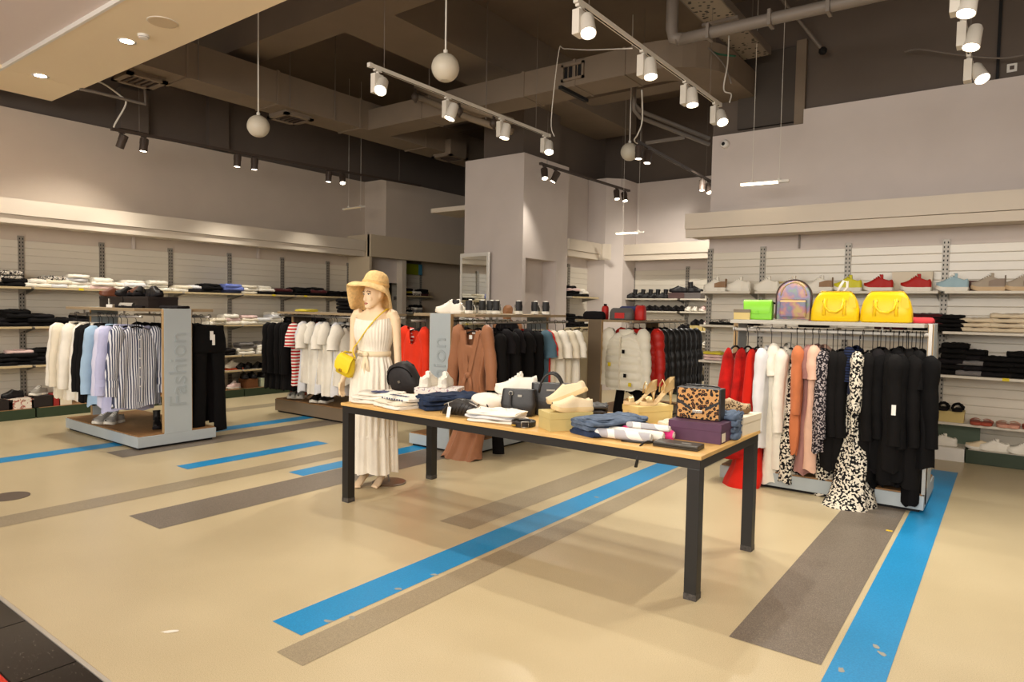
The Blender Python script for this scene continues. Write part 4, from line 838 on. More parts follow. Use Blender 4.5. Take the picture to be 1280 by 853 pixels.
# straw hat
m_straw = M('straw', (234, 198, 138), .8, spec=.2, noise=40, amt=.14, bump=.5, bscale=90)
ht = MB(); rows = [(.002, .14), (.045, .134), (.075, .118), (.094, .09), (.104, .055), (.108, .012), (.122, -.006), (.15, -.03), (.178, -.062), (.205, -.1), (.228, -.14), (.24, -.165), (.235, -.167), (.2, -.108), (.172, -.07), (.146, -.04), (.116, -.016), (.1, .002), (.096, .06), (.09, .098), (.05, .128), (.002, .13)]
rr = []
for r, z in rows:
    ring = []
    for j in range(48):
        a = 2*pi*j/48; cd = cos(a-(-pi/2+.42)); k = max(0, min(1, (r-.11)/.13)); e = max(0, min(1, (cd+.05)/.75)); e = e*e*(3-2*e)
        q = r if r < .112 else (.112+(r-.112)*(.6+.34*e))
        ring.append((q*cos(a), q*sin(a)*1.06, z-k*(.05-.175*e)+k*.008*sin(5*a)))
    rr.append(ring)
ht.M = Matrix.Translation((0, .006, 1.722)) @ Matrix.Rotation(-.42, 4, 'Z') @ Matrix.Rotation(-.2, 4, 'X') @ Matrix.Rotation(.05, 4, 'Y')
ht.loft(rr, False, False); hat = ht.build('straw_hat', m_straw, mq, True)
hb = MB(); hb.M = ht.M; hb.loft([[(r*cos(2*pi*j/40), r*1.08*sin(2*pi*j/40), z) for j in range(40)] for r, z in ((.1095, .012), (.112, .02), (.1105, .036), (.108, .04))], False, False).build('hat_band', M('straw_band', (220, 180, 118), .8, noise=40, amt=.15), hat, True)
# cross-body bag
m_ybag = M('leather_yellow', (226, 196, 30), .45, spec=.4, bump=.15, bscale=40)
def ybag():
    t = thing('crossbody_bag', 'small bright yellow flap bag slung across the mannequin', 'bag', mq.location, .36)
    Bm = Matrix.Translation((-.185, -.155, 1.045)) @ Matrix.Rotation(-.25, 4, 'Z') @ Matrix.Rotation(.32, 4, 'Y')
    m = MB(); m.M = Bm; m.loft([[(hw*math.copysign(abs(cos(2*pi*j/24))**.5, cos(2*pi*j/24)), hd*math.copysign(abs(sin(2*pi*j/24))**.6, sin(2*pi*j/24)), z) for j in range(24)] for z, hw, hd in ((-.085, .07, .02), (-.078, .085, .035), (-.02, .09, .04), (.05, .08, .03), (.085, .07, .016))]).build('bag_body', m_ybag, t, True)
    m = MB(); m.M = Bm; m.loft([[(x*w, y, z) for x in (-1, -.6, -.2, .2, .6, 1)] for y, z, w in ((.012, .092, .072), (-.02, .094, .074), (-.046, .06, .082), (-.054, .01, .086), (-.052, -.032, .08), (-.05, -.05, .06), (-.044, -.05, .058), (-.04, .05, .07))], False, False, False).build('flap', M('leather_yellow2', (236, 206, 40), .42, spec=.4, bump=.15, bscale=40), t, True)
    m = MB(); m.M = Bm; m.box(-.014, .014, -.064, -.05, -.052, -.026, .003).build('clasp', M('gold', (196, 160, 70), .3, metal=.9), t)
    for s in (-1, 1): m = MB(); m.M = Bm; m.tube([(s*.074+.014*cos(a), 0, .088+.014*sin(a)) for a in [pi*2*k/12 for k in range(13)]], .003, 6).build('ring', M('gold', (196, 160, 70), .3, metal=.9), t, True)
    q = [Bm @ Vector((.076, 0, .1)), Vector((-.13, -.14, 1.18)), Vector((-.075, -.147, 1.25)), Vector((0, -.152, 1.35)), Vector((.06, -.132, 1.43)), Vector((.108, -.06, 1.505)), Vector((.12, .012, 1.53)), Vector((.1, .085, 1.48)), Vector((0, .14, 1.36)), Vector((-.12, .14, 1.22)), Vector((-.2, .03, 1.15)), Bm @ Vector((-.076, 0, .1))]
    out = []
    for i in range(len(q)-1):
        a, b, c, d = q[max(i-1, 0)], q[i], q[i+1], q[min(i+2, len(q)-1)]
        for k in range(5): s = k/5; out.append(.5*((2*b)+(c-a)*s+(2*a-5*b+4*c-d)*s*s+(3*b-a-3*c+d)*s**3))
    MB().tube(out, .0085, 8, True, .6).build('strap', m_ybag, t, True)
ybag()
# bald mannequin beyond the second Fashion unit
t = thing('mannequin', 'bald tan mannequin whose head shows above the row of black and white sneakers', 'mannequin', (*(-6.27, 8.3, 1.73)[:2], -.16), .5)
mb = MB(); body_shape(mb); head_shape(mb); remeshed(mb, 'body', M('mannequin_tan', (176, 124, 84), .5), t, .012, 3)
MB().loft([[(hw*1.08*cos(2*pi*j/30), hd*1.15*sin(2*pi*j/30), z) for j in range(30)] for z, hw, hd in ((1.5, .16, .07), (1.44, .18, .1), (1.3, .17, .12), (1.1, .15, .11), (.95, .19, .13), (.6, .22, .16))], False, False).build('dress', m_ck2, t, True)
MB().lathe([(.15, .16), (.15, .175)], 24).build('stand_base', m_blackm, t)

# ------------------------------------------------------------------ table
TZ = .79; tb = thing('display_table', 'long plywood topped display table on black steel legs', 'table', (-2.74, 3.93, 0))
m_top = M('table_ply', (214, 172, 104), .45, noise=7, amt=.10); X0, X1, Y0, Y1 = -1.47, 1.46, -.52, .52
MB().box(X0, X1, Y0, Y1, TZ-.022, TZ, .003).build('tabletop', m_top, tb)
for nm, b in (('frame_rail', (X0+.01, X1-.01, Y0+.01, Y0+.06)), ('frame_rail', (X0+.01, X1-.01, Y1-.06, Y1-.01)), ('frame_rail', (X0+.01, X0+.06, Y0+.06, Y1-.06)), ('frame_rail', (X1-.06, X1-.01, Y0+.06, Y1-.06))): MB().box(*b, TZ-.075, TZ-.022).build(nm, m_blackm, tb)
for sx in (X0+.01, X1-.08):
    for sy in (Y0+.01, Y1-.08):
        l = MB().box(sx, sx+.07, sy, sy+.07, .0, TZ-.075, .003).build('leg', m_blackm, tb)
        MB().box(sx-.0008, sx+.0708, sy-.0008, sy+.0708, .0, .035).build('foot_scuff', M('scuffed_steel', (70, 66, 62), .6, noise=60, amt=.5), l)
# ------------------------------------------------------------------ small goods builders
def slab(w, d, h, seed=1, fold=1, nx=12, n=20, wob=.008):
    rnd = random.Random(seed); ph = [rnd.random()*6 for _ in range(4)]; rings = []
    for i in range(nx+1):
        t = i/nx; x = -w/2+w*t; e = 1-(abs(2*t-1)**8)*.18; ring = []
        for j in range(n):
            a = 2*pi*j/n; c, s = cos(a), sin(a)
            y = d/2*e*math.copysign(abs(c)**.35, c); z = h/2+h/2*math.copysign(abs(s)**.55, s)*(e if s > 0 else 1)
            if s > 0: z += wob*(sin(9*t+ph[0]+4*y/d)+.6*sin(17*t+ph[1]-6*y/d))*s
            y += wob*.7*sin(7*t+ph[2]); z = max(0.0, z)
            ring.append((x+wob*.5*sin(5*y/d+ph[3])*(1 if i in (0, nx) else 0), y, z))
        rings.append(ring)
    return MB().loft(rings)
def folded(r, mat, w=.30, d=.24, h=.03, seed=1, style='tee', pm=None):
    slab(w, d, h, seed).build('folded_cloth', mat, r, True, ang=60)
    q = slab(w*.97, d*.9, h*.4, seed+3); q.M = None; q.v = [(x+.004, y+.012, z*.9+h*.62) for x, y, z in q.v]; q.build('folded_layer', mat, r, True, ang=60)
    if style == 'tee': MB().tube([(-.06+.0, -d*.30+.1, h+.006)]+[(.07*sin(a), -d*.3+.09-.045*cos(a)+.02, h+.0075) for a in (-1.2, -.6, 0, .6, 1.2)], .005, 6).build('neckband', mat, r, True)
    if style == 'jean':
        MB().box(-w*.42, -w*.02, -d*.36, d*.1, h+.0035, h+.009, .002).build('pocket', mat, r); slab(w*.2, d*.93, h*.42, seed+5).build('waistband', mat, r, True, ang=60).location = (w*.4, 0, h*.62)
    if pm:
        slab(w*.42, d*.5, .006, seed+8, wob=.002).build('print_patch', pm, r, True, ang=60).location = (.02, -.03, h+.004)
def pile(base, spec, rz, where, kind, cat, group, w=.30, d=.24, h=.028, style='tee', jit=.02, key=None):
    """spec lists the folded pieces from the bottom up: (material, colour words)"""
    x, y, z = base; rnd = random.Random(hash((round(x*100), round(y*100))) % 9999)
    n = len(spec)
    for i, (mt, cw) in enumerate(spec):
        hh = h; sd = (int(abs(x*37+y*11))+i) % 3
        pos = 'alone' if n == 1 else ('topmost' if i == n-1 else 'lowest' if i == 0 else ORD[i]+' from the bottom')
        pos = pos.replace(' from the bottom', ' up'); lab = f'{cw} folded {kind} {where}' if n == 1 else f'{cw} {kind}, {pos} of the pile {where}'
        place(f'fold_{mt.name}_{style}_{w}_{d}_{h}_{sd}', lambda r: folded(r, mt, w, d, h, sd*5+1, style), kind.replace(' ', '_').replace('-', '_'), lab, cat, (x+rnd.uniform(-jit, jit)*.5, y+rnd.uniform(-jit, jit)*.5, z+i*(h+.003)), rz+rnd.uniform(-.08, .08), group)
def box_on(name, label, base, rz, w, d, h, mat, lid=.035, lidmat=None, cat='shoebox', extra=None, group=None):
    t = thing(name, label, cat, base, rz, group)
    MB().box(-w/2+.003, w/2-.003, -d/2+.003, d/2-.003, 0, h-.004, .0015).build('box_body', mat, t)
    MB().box(-w/2, w/2, -d/2, d/2, h-lid, h, .002).build('lid', lidmat or mat, t)
    if extra: extra(t)
    return t
def outline(t, L, w): # half width of a foot at t from heel to toe
    return w*(.72+.1*sin(min(1, t/.35)*pi)-.06*sin(pi*max(0, min(1, (t-.2)/.5)))+.28*max(0, sin(pi*min(1, max(0, (t-.42)/.62)))))*min(1, (t/.04)**.5 if t < .04 else 1)*(1-max(0, (t-.86)/.14)**2.2*.75)
def shoe_parts(r, up, sole, lace=None, patch=None, L=.28, W=.05, hi=0, st=.03, lining=None, low=1.0, side=1):
    """toe towards +x, heel at -x"""
    m = 22; ts = [i/m for i in range(m+1)]; n = 20
    ring0 = [(L*(t-.5), outline(t, L, W)) for t in ts]
    rim = [(x, y) for x, y in ring0]+[(x, -y) for x, y in reversed(ring0)]
    def lift(x): q = max(0, (x/L+.5-.75)/.25); return .016*q*q
    MB().loft([[(x*k, y*k, z+lift(x)) for x, y in rim] for z, k in ((0, .97), (.004, 1.02), (st*.6, 1.03), (st, 1.0), (st+.004, .95))]).build('sole', sole, r, True, ang=50)
    rings = []; op = .5 if not hi else .42
    for t in ts:
        x = L*(t-.5)*.985; w = outline(t, L, W)*.97+.001
        if t < .12: h = .074+.012*(1-t/.12)-.016*max(0, 1-t/.04)
        elif t < .45: h = .068+.03*((t-.12)/.33)
        else: h = .098-.058*min(1, (t-.45)/.4)**.8 if t < .85 else .040-.02*((t-.85)/.15)
        h *= low; ring = []
        h += hi*max(0, 1-t/.55); h *= 1-.24*max(0, 1-t/.05)
        for j in range(n+1):
            a = pi*j/n; c, s = cos(a), sin(a); y = w*math.copysign(abs(c)**.6, c)*(1-.35*s*(h/.085)*.6); z = h*s**.62
            if t < op and abs(c) < .72: z -= (.024+hi*.3)*(1-(abs(c)/.72)**2)**.5*min(1, (t+.05)/.06, (op-t)/.06)
            ring.append((x, y, st+lift(x)+max(0.0, z)))
        rings.append(ring)
    MB().loft(rings, False, False, False).build('upper', up, r, True)
    if lace:
        for k in range(4 if not hi else 5):
            t = .46+.065*k-(.06 if hi else 0); x = L*(t-.5)*.985; h = (.098-.058*min(1, max(0, t-.45)/.4)**.8)*low+hi*max(0, 1-t/.55)
            MB().tube([(x-.004, -.026, st+h*.88), (x, -.012, st+h*1.02+.001), (x, .012, st+h*1.02+.001), (x-.004, .026, st+h*.88)], .0045, 6).build('lace', lace, r, True)
        x = L*(.40-.5); MB().box(x-.014, x+.012, -.019, .019, st+.06*low, st+.1*low+hi*.12, .007).build('tongue', up, r)
    if patch:
        for s in (-1, 1): MB().loft([[(L*(t-.5)*.985, s*(outline(t, L, W)*(.985-.02*q*q)+.0012), st+.006+.052*low*q*(1-max(0, t-.25)*1.2)+hi*q*.5*max(0, 1-t/.5)) for q in (0, .33, .66, 1)] for t in (.04, .12, .2, .3, .4, .5)], False, False, False).build('side_panel', patch, r, True)
        MB().loft([[(-L*.5*.985+.004-.0045-.0+.014*(1-cos(b)), .036*sin(b), st+z+hi*.6*(z > .05)) for b in (-1.3, -.6, 0, .6, 1.3)] for z in (.006, .03, .055, .082)], False, False, False).build('heel_panel', patch, r, True)
def slide_parts(r, mat, sole, L=.25, W=.048, band=1):
    ts = [i/16 for i in range(17)]; rim = [(L*(t-.5), outline(t, L, W)) for t in ts]; rim = rim+[(x, -y) for x, y in reversed(rim)]
    MB().loft([[(x*k, y*k, z) for x, y in rim] for z, k in ((0, .96), (.005, 1), (.024, 1), (.028, .95))]).build('sole', sole, r, True, ang=50)
    for b in range(band):
        x0 = -.005+.055*b-.0; MB().loft([[(x0+dx, (W*.98)*cos(a)*1.02, .02+.036*sin(a)) for a in [pi*k/12 for k in range(13)]] for dx in (0, .03, .075)], False, False, False).build('band', mat, r, True)
def pump_parts(r, mat, sole, L=.235, W=.036, heel=.10):
    ts = [i/18 for i in range(19)]; n = 12; rings = []; up = []
    def zz(t): q = max(0, min(1, (t-.08)/.6)); return heel*(1-(q*q*(3-2*q)))
    rows = []
    for t in ts: w = outline(t, L, W); rows.append((L*(t-.5), w, zz(t)))
    MB().loft([[(x, w*.95, z), (x, -w*.95, z), (x, -w*.95, z+.008+(.014 if x > .04 else 0)), (x, w*.95, z+.008+(.014 if x > .04 else 0))] for x, w, z in rows]).build('sole', sole, r, True, ang=40)
    hb = rows[1]; MB().tube([(hb[0]+.012, 0, hb[2]), (hb[0]+.008, 0, hb[2]*.5), (hb[0]+.006, 0, 0)], [.02, .0075, .006], 10).build('heel', mat, r, True)
    MB().loft([[(x, w*cos(a), z+.02+.04*sin(a)*(.9 if x < .09 else .6)) for a in [pi*k/10 for k in range(11)]] for x, w, z in rows if .045 < x < .1], False, False, False).build('vamp', mat, r, True)
    MB().loft([[(x, s*w, z+.006), (x, s*w*.95, z+.04+.03*max(0, -x-.05)/.06)] for s in (1,) for x, w, z in rows if x < -.035][::-1]+[[(rows[0][0]-.004, 0, rows[0][2]+.006), (rows[0][0]-.004, 0, rows[0][2]+.075)]]+[[(x, -w, z+.006), (x, -w*.95, z+.04+.03*max(0, -x-.05)/.06)] for x, w, z in rows if x < -.035], False, False, False).build('heel_counter', mat, r, True)
    MB().tube([(-.03, .026, heel*.75), (-.035, .03, heel*.95+.03), (-.035, 0, heel*1.1+.045), (-.035, -.03, heel*.95+.03), (-.03, -.026, heel*.75)], .0045, 6).build('ankle_strap', mat, r, True)
def boot_parts(r, mat, sole):
    shoe_parts(r, mat, sole, m_ck, None, .27, .048, 0, .03, low=.95)
    MB().tube([(-.08, 0, .085), (-.083, 0, .13), (-.088, 0, .19)], [.046, .043, .047], 14, False, .85, side=(1, 0, 0)).build('shaft', mat, r, True)
m_shw = M('shoe_white', (236, 230, 216), .5); m_shs = M('sole_white', (232, 226, 212), .5); m_shk = M('shoe_black', (22, 20, 20), .45); m_lace = M('lace_white', (240, 236, 226), .7)
def sneaker(key, label, loc, rz, up=m_shw, sole=m_shs, lace=m_lace, patch=None, hi=0, group=None, sc=1, cat='shoe', name='sneaker', low=1.0):
    return place('sn_'+key, lambda r: shoe_parts(r, up, sole, lace, patch, hi=hi, low=low), name, label, cat, loc, rz, group, sc)
m_fbox = node_mat('floral_box', [(0, (232, 226, 218)), (.58, (150, 140, 160)), (.64, (206, 96, 90)), (.7, (110, 116, 140))], b_noise(46, 3), .5, .3)
m_card = M('card_olive', (196, 178, 118), .6, noise=5, amt=.04); m_cardb = M('card_tan', (206, 184, 120), .6, noise=5, amt=.04); m_purp = M('box_purple', (84, 54, 78), .6, noise=12, amt=.1); m_cardw = M('card_white', (226, 214, 190), .6)
TO = 'folded clothes on the table'
AX = atan = -.0
# --- left end: folded tees, backpack, floral box with sneakers
pile((-4.03, 3.62, TZ), [(m_cw, 'white'), (m_cw, 'white')], .25, 'at the mannequin corner of the table', 'T-shirt', 't-shirt', TO, .34, .27, .026)
def tee_navy(r): folded(r, m_cw, .32, .26, .026, 4, 'tee', M('cloth_navy_print', (74, 80, 116), .9))
place('teenavy', tee_navy, 'tee_shirt', 'white folded T-shirt with navy blue chest panel at the mannequin corner', 't-shirt', (-4.0, 3.65, TZ+.058), .3, TO)
pile((-3.73, 3.56, TZ), [(m_cw, 'white'), (m_cw2, 'ivory')], -.15, 'between the navy chest tee and the jeans', 'T-shirt', 't-shirt', TO, .34, .24, .024)
def tee_letter(r):
    folded(r, m_cw, .33, .24, .024, 7, 'tee')
    for k in range(7): MB().box(-.11+.03*k, -.092+.03*k+.004*(k % 2), -.07, -.035, .031, .0335).build('print_mark', M('print_navy', (70, 76, 104), .8), r)
    for k in range(9): MB().box(-.14+.03*k, -.124+.03*k, -.1235, -.121, .006, .018).build('print_mark', M('print_navy', (70, 76, 104), .8), r)
place('teeletter', tee_letter, 'tee_shirt', 'white folded T-shirt with navy print beside the dark jeans', 't-shirt', (-3.7, 3.62, TZ+.054), -.1, TO)
m_nyl = M('nylon_black', (38, 35, 36), .6, bump=.2, bscale=50)
def bpack(r):
    m = MB(); m.M = Matrix.Rotation(.28, 4, 'X') @ Matrix.Rotation(-.35, 4, 'Y')
    m.loft([[(hw*math.copysign(abs(cos(2*pi*j/28))**.7, cos(2*pi*j/28)), hd*math.copysign(abs(sin(2*pi*j/28))**.6, sin(2*pi*j/28)), z) for j in range(28)] for z, hw, hd in ((0, .1, .05), (.02, .125, .07), (.1, .135, .075), (.19, .13, .07), (.25, .11, .055), (.28, .07, .03), (.285, .02, .01))]).build('bag_body', m_nyl, r, True)
    q = MB(); q.M = m.M; q.tube([(.125*cos(a), -.055, .14+.125*sin(a)) for a in [pi*k/14 for k in range(15)]], .006, 6).build('zip', m_ck, r, True)
    q = MB(); q.M = m.M; q.box(-.01, .01, -.081, -.076, .13, .15).build('badge', m_metal, r)
    for s in (-1, 1): q = MB(); q.M = m.M; q.tube([(s*.06, .05, .26), (s*.07, .1, .2), (s*.075, .1, .08), (s*.08, .06, .02)], .015, 8, True, .5).build('shoulder_strap', m_nyl, r, True)
place('bpack', bpack, 'backpack', 'black rounded backpack leaning behind the white tees on the table', 'backpack', (-4.03, 4.0, TZ+.035), .25)
box_on('shoebox', 'floral printed shoebox under a pair of white sneakers', (-3.72, 4.02, TZ), .45, .36, .22, .115, m_fbox, .04)
bh = TZ+.115
for i, (x, y) in enumerate(((-3.86, 3.98), (-3.74, 4.05))): sneaker('table', ('white leather sneaker seen from the heel, beside the backpack', 'white leather sneaker seen from the heel, beside the jeans')[i], (x+.03, y+.03, bh), 1.95+.12*i, group='white sneakers on the floral box', patch=None, sc=.95)
# --- jeans, waist bag
pile((-3.42, 3.80, TZ), [(m_cjean, 'dark blue'), (m_cjean, 'dark blue'), (m_cjean, 'dark blue')], 1.15, 'behind the quilted waist bag', 'jeans', 'jeans', TO, .46, .30, .032, 'jean', .03)
m_quilt = M('quilt_black', (40, 36, 33), .45, spec=.4)
def fanny(r):
    rings = []
    for i in range(21):
        t = i/20; x = .165*(2*t-1); k = max(.02, (1-abs(2*t-1)**2.4)); ring = []
        for j in range(20):
            a = 2*pi*j/20; ring.append((x, .045*k**.5*cos(a), .005+.062*(.45+.55*k)*(1+sin(a))*(.55+.45*k)))
        rings.append(ring)
    MB().loft(rings).build('bag_body', m_quilt, r, True)
    k = MB()
    for i in range(-5, 6): k.tube([(.028*i-.02, -.0465+abs(i)*.0022, .02), (.028*i, -.048+abs(i)*.0022, .06), (.028*i+.02, -.04+abs(i)*.0025, .1-abs(i)*.004)], .0025, 5)
    q = k.build('quilt_seam', M('seam_dark', (22, 20, 19), .5), r, True); q['kind'] = 'stuff'
    MB().tube([(.14*(2*t-1), -.02, .112-.035*abs(2*t-1)**2) for t in [k/10 for k in range(11)]], .0045, 6).build('zip', m_metal, r, True)
    MB().loft([[(-.085+dx+w*.0, -.058-.03*t, .07-.09*t+.0) for dx in (0, .028)] for t in [0, .5, 1] for w in (0,)]+[[(-.085+.028, -.09, -.02), (-.085, -.09, -.02)][::-1]], False, False, False).build('price_tag', m_tagw, r)
    MB().tube([(-.1, -.03, .095), (-.085, -.05, .075), (-.07, -.056, .07)], .002, 5).build('tag_string', m_tagw, r)
place('fanny', fanny, 'waist_bag', 'black quilted waist bag with a white hanging tag at the table edge', 'bag', (-3.06, 3.545, TZ), .18)
# --- crumpled white pouch, second floral box with high sneaker
def pouch(r):
    rnd = random.Random(3); rings = []
    for i in range(13):
        t = i/12; k = sin(pi*min(1, t*.93+.05))**.55
        rings.append([((.15*k+.012*sin(5*a+t*9))*cos(a), (.1*k+.01*sin(4*a+t*7))*sin(a), .125*t+.014*sin(3*a+5*t)*k*(t > .1)) for a in [2*pi*j/30 for j in range(30)]])
    MB().loft(rings).build('pouch_body', m_cw, r, True)
    for s in (-1, 1): MB().tube([(s*.03, -.1, .05), (s*.06, -.13, .02), (s*.02, -.15, .008), (-s*.05, -.145, .008), (-s*.1, -.12, .01)], .005, 6).build('drawstring', m_ck, r, True)
place('pouch', pouch, 'drawstring_pouch', 'crumpled white cloth pouch with black cords behind the waist bag', 'pouch', (-3.14, 3.93, TZ), .3)
box_on('shoebox', 'floral printed shoebox under the white high-top sneaker', (-2.96, 4.10, TZ), .2, .32, .2, .115, m_fbox, .04)
sneaker('hitop', 'white high-top sneaker with a black tongue label on the floral box', (-2.98, 4.07, TZ+.115), pi+.35, hi=.055, sc=1.18)
# --- folded tees in front, belt, bags
pile((-2.77, 3.57, TZ), [(m_cw, 'white'), (m_cw3, 'white'), (m_cw, 'white')], .2, 'between the waist bag and the coiled belt', 'T-shirt', 't-shirt', TO, .36, .26, .022)
m_leak = M('leather_black', (30, 28, 28), .42, spec=.5, bump=.1, bscale=90)
def tote(r, w=.24, d=.12, h=.19):
    MB().loft([[(hw*math.copysign(abs(cos(2*pi*j/28))**.35, cos(2*pi*j/28)), hd*math.copysign(abs(sin(2*pi*j/28))**.35, sin(2*pi*j/28)), z) for j in range(28)] for z, hw, hd in ((0, w*.42, d*.45), (.012, w*.46, d*.5), (h*.5, w*.5, d*.46), (h, w*.5, d*.34))]).build('bag_body', m_leak, r, True, ang=60)
    for s in (-1, 1): MB().tube([(.07*cos(a), s*d*.42, h*.72+.0+.115*sin(a)-.0*s) for a in [pi*k/14 for k in range(15)]], .0065, 8).build('handle', m_leak, r, True)
    MB().box(-.025, .025, -d*.46-.004, -d*.44, h*.78, h*.83).build('badge', m_metal, r)
def tote2(r):
    tote(r, .24, .12, .17)
    MB().tube([(-.05, -.058, .15), (-.045, -.075, .06), (-.01, -.08, .02), (.03, -.078, .05), (.05, -.06, .15)], .007, 8).build('strap', m_leak, r, True)
    for x in (-.05, .05): MB().tube([(x+.014*cos(a), -.062, .15+.014*sin(a)) for a in [2*pi*k/10 for k in range(11)]], .003, 6).build('ring', m_metal, r, True)
def tote1(r):
    MB().loft([[(hw*math.copysign(abs(cos(2*pi*j/28))**.35, cos(2*pi*j/28)), hd*math.copysign(abs(sin(2*pi*j/28))**.35, sin(2*pi*j/28)), z) for j in range(28)] for z, hw, hd in ((0, .1, .05), (.012, .115, .055), (.09, .13, .05), (.19, .115, .035))]).build('bag_body', m_leak, r, True, ang=60)
    MB().tube([(-.05, -.056, .16), (-.05, -.075, .08), (-.02, -.082, .035), (.02, -.082, .03), (.05, -.07, .05)], .007, 8).build('strap', m_leak, r, True)
    MB().tube([(-.05+.014*cos(a), -.058, .165+.014*sin(a)) for a in [2*pi*k/10 for k in range(11)]], .003, 6).build('ring', m_metal, r, True); MB().box(.0, .03, -.0565, -.05, .14, .155).build('badge', m_metal, r)
place('tote1', tote1, 'handbag', 'black leather shoulder bag with a ring strap behind the coiled belt', 'bag', (-2.80, 3.86, TZ), .45)
place('tote2', tote, 'handbag', 'black leather handbag with two upright round handles', 'bag', (-2.655, 4.06, TZ), .5, sc=1.2)
def belt(r):
    MB().loft([[(rr*cos(a), rr*sin(a), z) for a in [2*pi*k/36 for k in range(36)]] for rr, z in ((.066, 0), (.078, .002), (.08, .034), (.076, .037), (.068, .036), (.06, .03), (.06, .002))], False, False).build('belt_coil', m_leak, r, True, ang=40)
    MB().loft([[(rr*cos(a)+.004, rr*sin(a), z) for a in [2*pi*k/30 for k in range(30)]] for rr, z in ((.045, .001), (.056, .001), (.056, .034), (.045, .034), (.045, .001))], False, False).build('inner_coil', m_leak, r, True, ang=40)
    MB().tube([(.02, -.079, .004), (.06, -.062, .004), (.06, -.062, .04), (.02, -.079, .04), (.02, -.079, .004)], .004, 6).build('buckle', m_metal, r, True); MB().box(-.05, -.02, -.084, -.079, .008, .02).build('buckle_plate', M('gold', (196, 160, 70), .3, metal=.9), r)
place('belt', belt, 'belt', 'coiled black leather belt before the olive shoebox', 'belt', (-2.52, 3.53, TZ), .2)
box_on('shoebox', 'olive cardboard shoebox carrying beige slip-on shoes', (-2.27, 3.64, TZ), .98, .30, .19, .115, m_card, .04, extra=lambda t: MB().box(.05, .08, -.0965, -.094, .03, .06).build('price_sticker', m_tagy, t))
m_loaf = M('suede_beige', (228, 208, 172), .8, bump=.2, bscale=90); m_loafs = M('sole_cream', (216, 188, 138), .6)
bz = TZ+.116
l1 = sneaker('loafer', 'beige slip-on shoe lying flat on the olive shoebox', (-2.22, 3.64, bz), -2.2, m_loaf, m_loafs, None, low=.85, group='slip-on shoes on the olive box', name='slip_on_shoe')
l2 = sneaker('loafer', 'beige slip-on shoe propped up on its pair on the olive shoebox', (-2.30, 3.72, bz+.065), -2.75, m_loaf, m_loafs, None, low=.85, group='slip-on shoes on the olive box', name='slip_on_shoe'); l2.rotation_euler = (.05, .42, -2.75)
place('foldleather', lambda r: folded(r, m_leak, .18, .2, .03, 5, ''), 'folded_leather_garment', 'black leather garment folded beside the olive shoebox', 'clothing', (-2.46, 4.36, TZ), .5, TO)
place('foldleather', None, 'folded_leather_garment', 'second black leather garment lying on the folded one', 'clothing', (-2.46, 4.36, TZ+.034), .6, TO)
pile((-1.98, 3.71, TZ), [(m_cjean, 'blue'), (m_cjean2, 'washed blue'), (m_cjean2, 'washed blue')], 1.15, 'between the olive shoebox and the rolled tops', 'jeans', 'jeans', TO, .44, .27, .03, 'jean', .03)
place('pinkfold', lambda r: folded(r, m_cpink, .26, .22, .03, 9, 'tee'), 'folded_blouse', 'blush pink folded top behind the washed jeans', 'clothing', (-2.16, 4.05, TZ), .3, TO)
place('coralfold', lambda r: folded(r, M('cloth_coral', (226, 100, 76), .9), .12, .12, .04, 11, ''), 'folded_blouse', 'coral red folded top beside the gold heels box', 'clothing', (-2.12, 4.30, TZ), .3, TO)
place('leopardfold', lambda r: folded(r, m_cw2, .2, .16, .025, 12, ''), 'folded_blouse', 'white folded top between heels box and leopard bag', 'clothing', (-1.78, 4.25, TZ), .2, TO)
box_on('shoebox', 'yellow-tan cardboard shoebox carrying gold high heels', (-2.0, 4.28, TZ), 1.1, .30, .18, .115, m_cardb, .04)
m_gold = M('heel_gold', (206, 180, 130), .35, metal=.5)
place('pump', lambda r: pump_parts(r, m_gold, M('sole_tan', (214, 186, 140), .5)), 'high_heel_shoe', 'gold open-toe high heel on the yellow-tan box, turned to the side', 'shoe', (-2.04, 4.24, bz), -2.35, 'gold heels on the box')
place('pump', None, 'high_heel_shoe', 'gold high heel behind its pair on the yellow-tan box', 'shoe', (-1.94, 4.30, bz), -2.15, 'gold heels on the box', 1.12)
# --- rolled tops
m_gstripe = node_mat('grey_white_print', [(0, (178, 176, 180)), (.56, (234, 230, 224))], b_wave(4, 'DIAGONAL', 9), .9, .2)
def roll(r, mat, ln=.33, rd=.03, end=None):
    MB().tube([(-ln/2, 0, rd), (-ln/2+.01, 0, rd), (ln/2-.01, 0, rd), (ln/2, 0, rd)], [rd*.8, rd, rd, rd*.82], 18, True, .86, side=(0, 1, 0)).build('roll', mat, r, True, ang=50)
    for s in (-1, 1):
        sp = [(s*(ln/2+.0005), (rd*.12+rd*.62*k/20)*cos(k*.8), rd+(rd*.12+rd*.62*k/20)*.9*sin(k*.8)) for k in range(21)]
        MB().tube(sp, .0025, 5).build('rolled_edge', end or m_cw, r, True)
m_pinkh = cloth('hot_pink', (226, 60, 130))
for i, (mt, lab, x, y, z, ln, rd) in enumerate(((m_gstripe, 'grey and white patterned top rolled up at the table edge', -1.80, 3.53, 0, .34, .032), (m_cw, 'white top rolled up between grey and pink rolls', -1.76, 3.61, .0, .34, .034), (m_pinkh, 'hot pink and white top rolled up behind the white roll', -1.72, 3.69, 0, .32, .034), (m_cw3, 'pale blue-white top rolled up at the back of the rolls', -1.76, 3.78, 0, .3, .036), (m_gstripe, 'grey patterned top rolled tightly next to the wallet', -1.70, 3.655, .055, .26, .022))):
    place('roll%d' % i, lambda r: roll(r, mt, ln, rd), 'rolled_top', lab, 'clothing', (x, y, TZ+z), .1, 'rolled tops on the table')
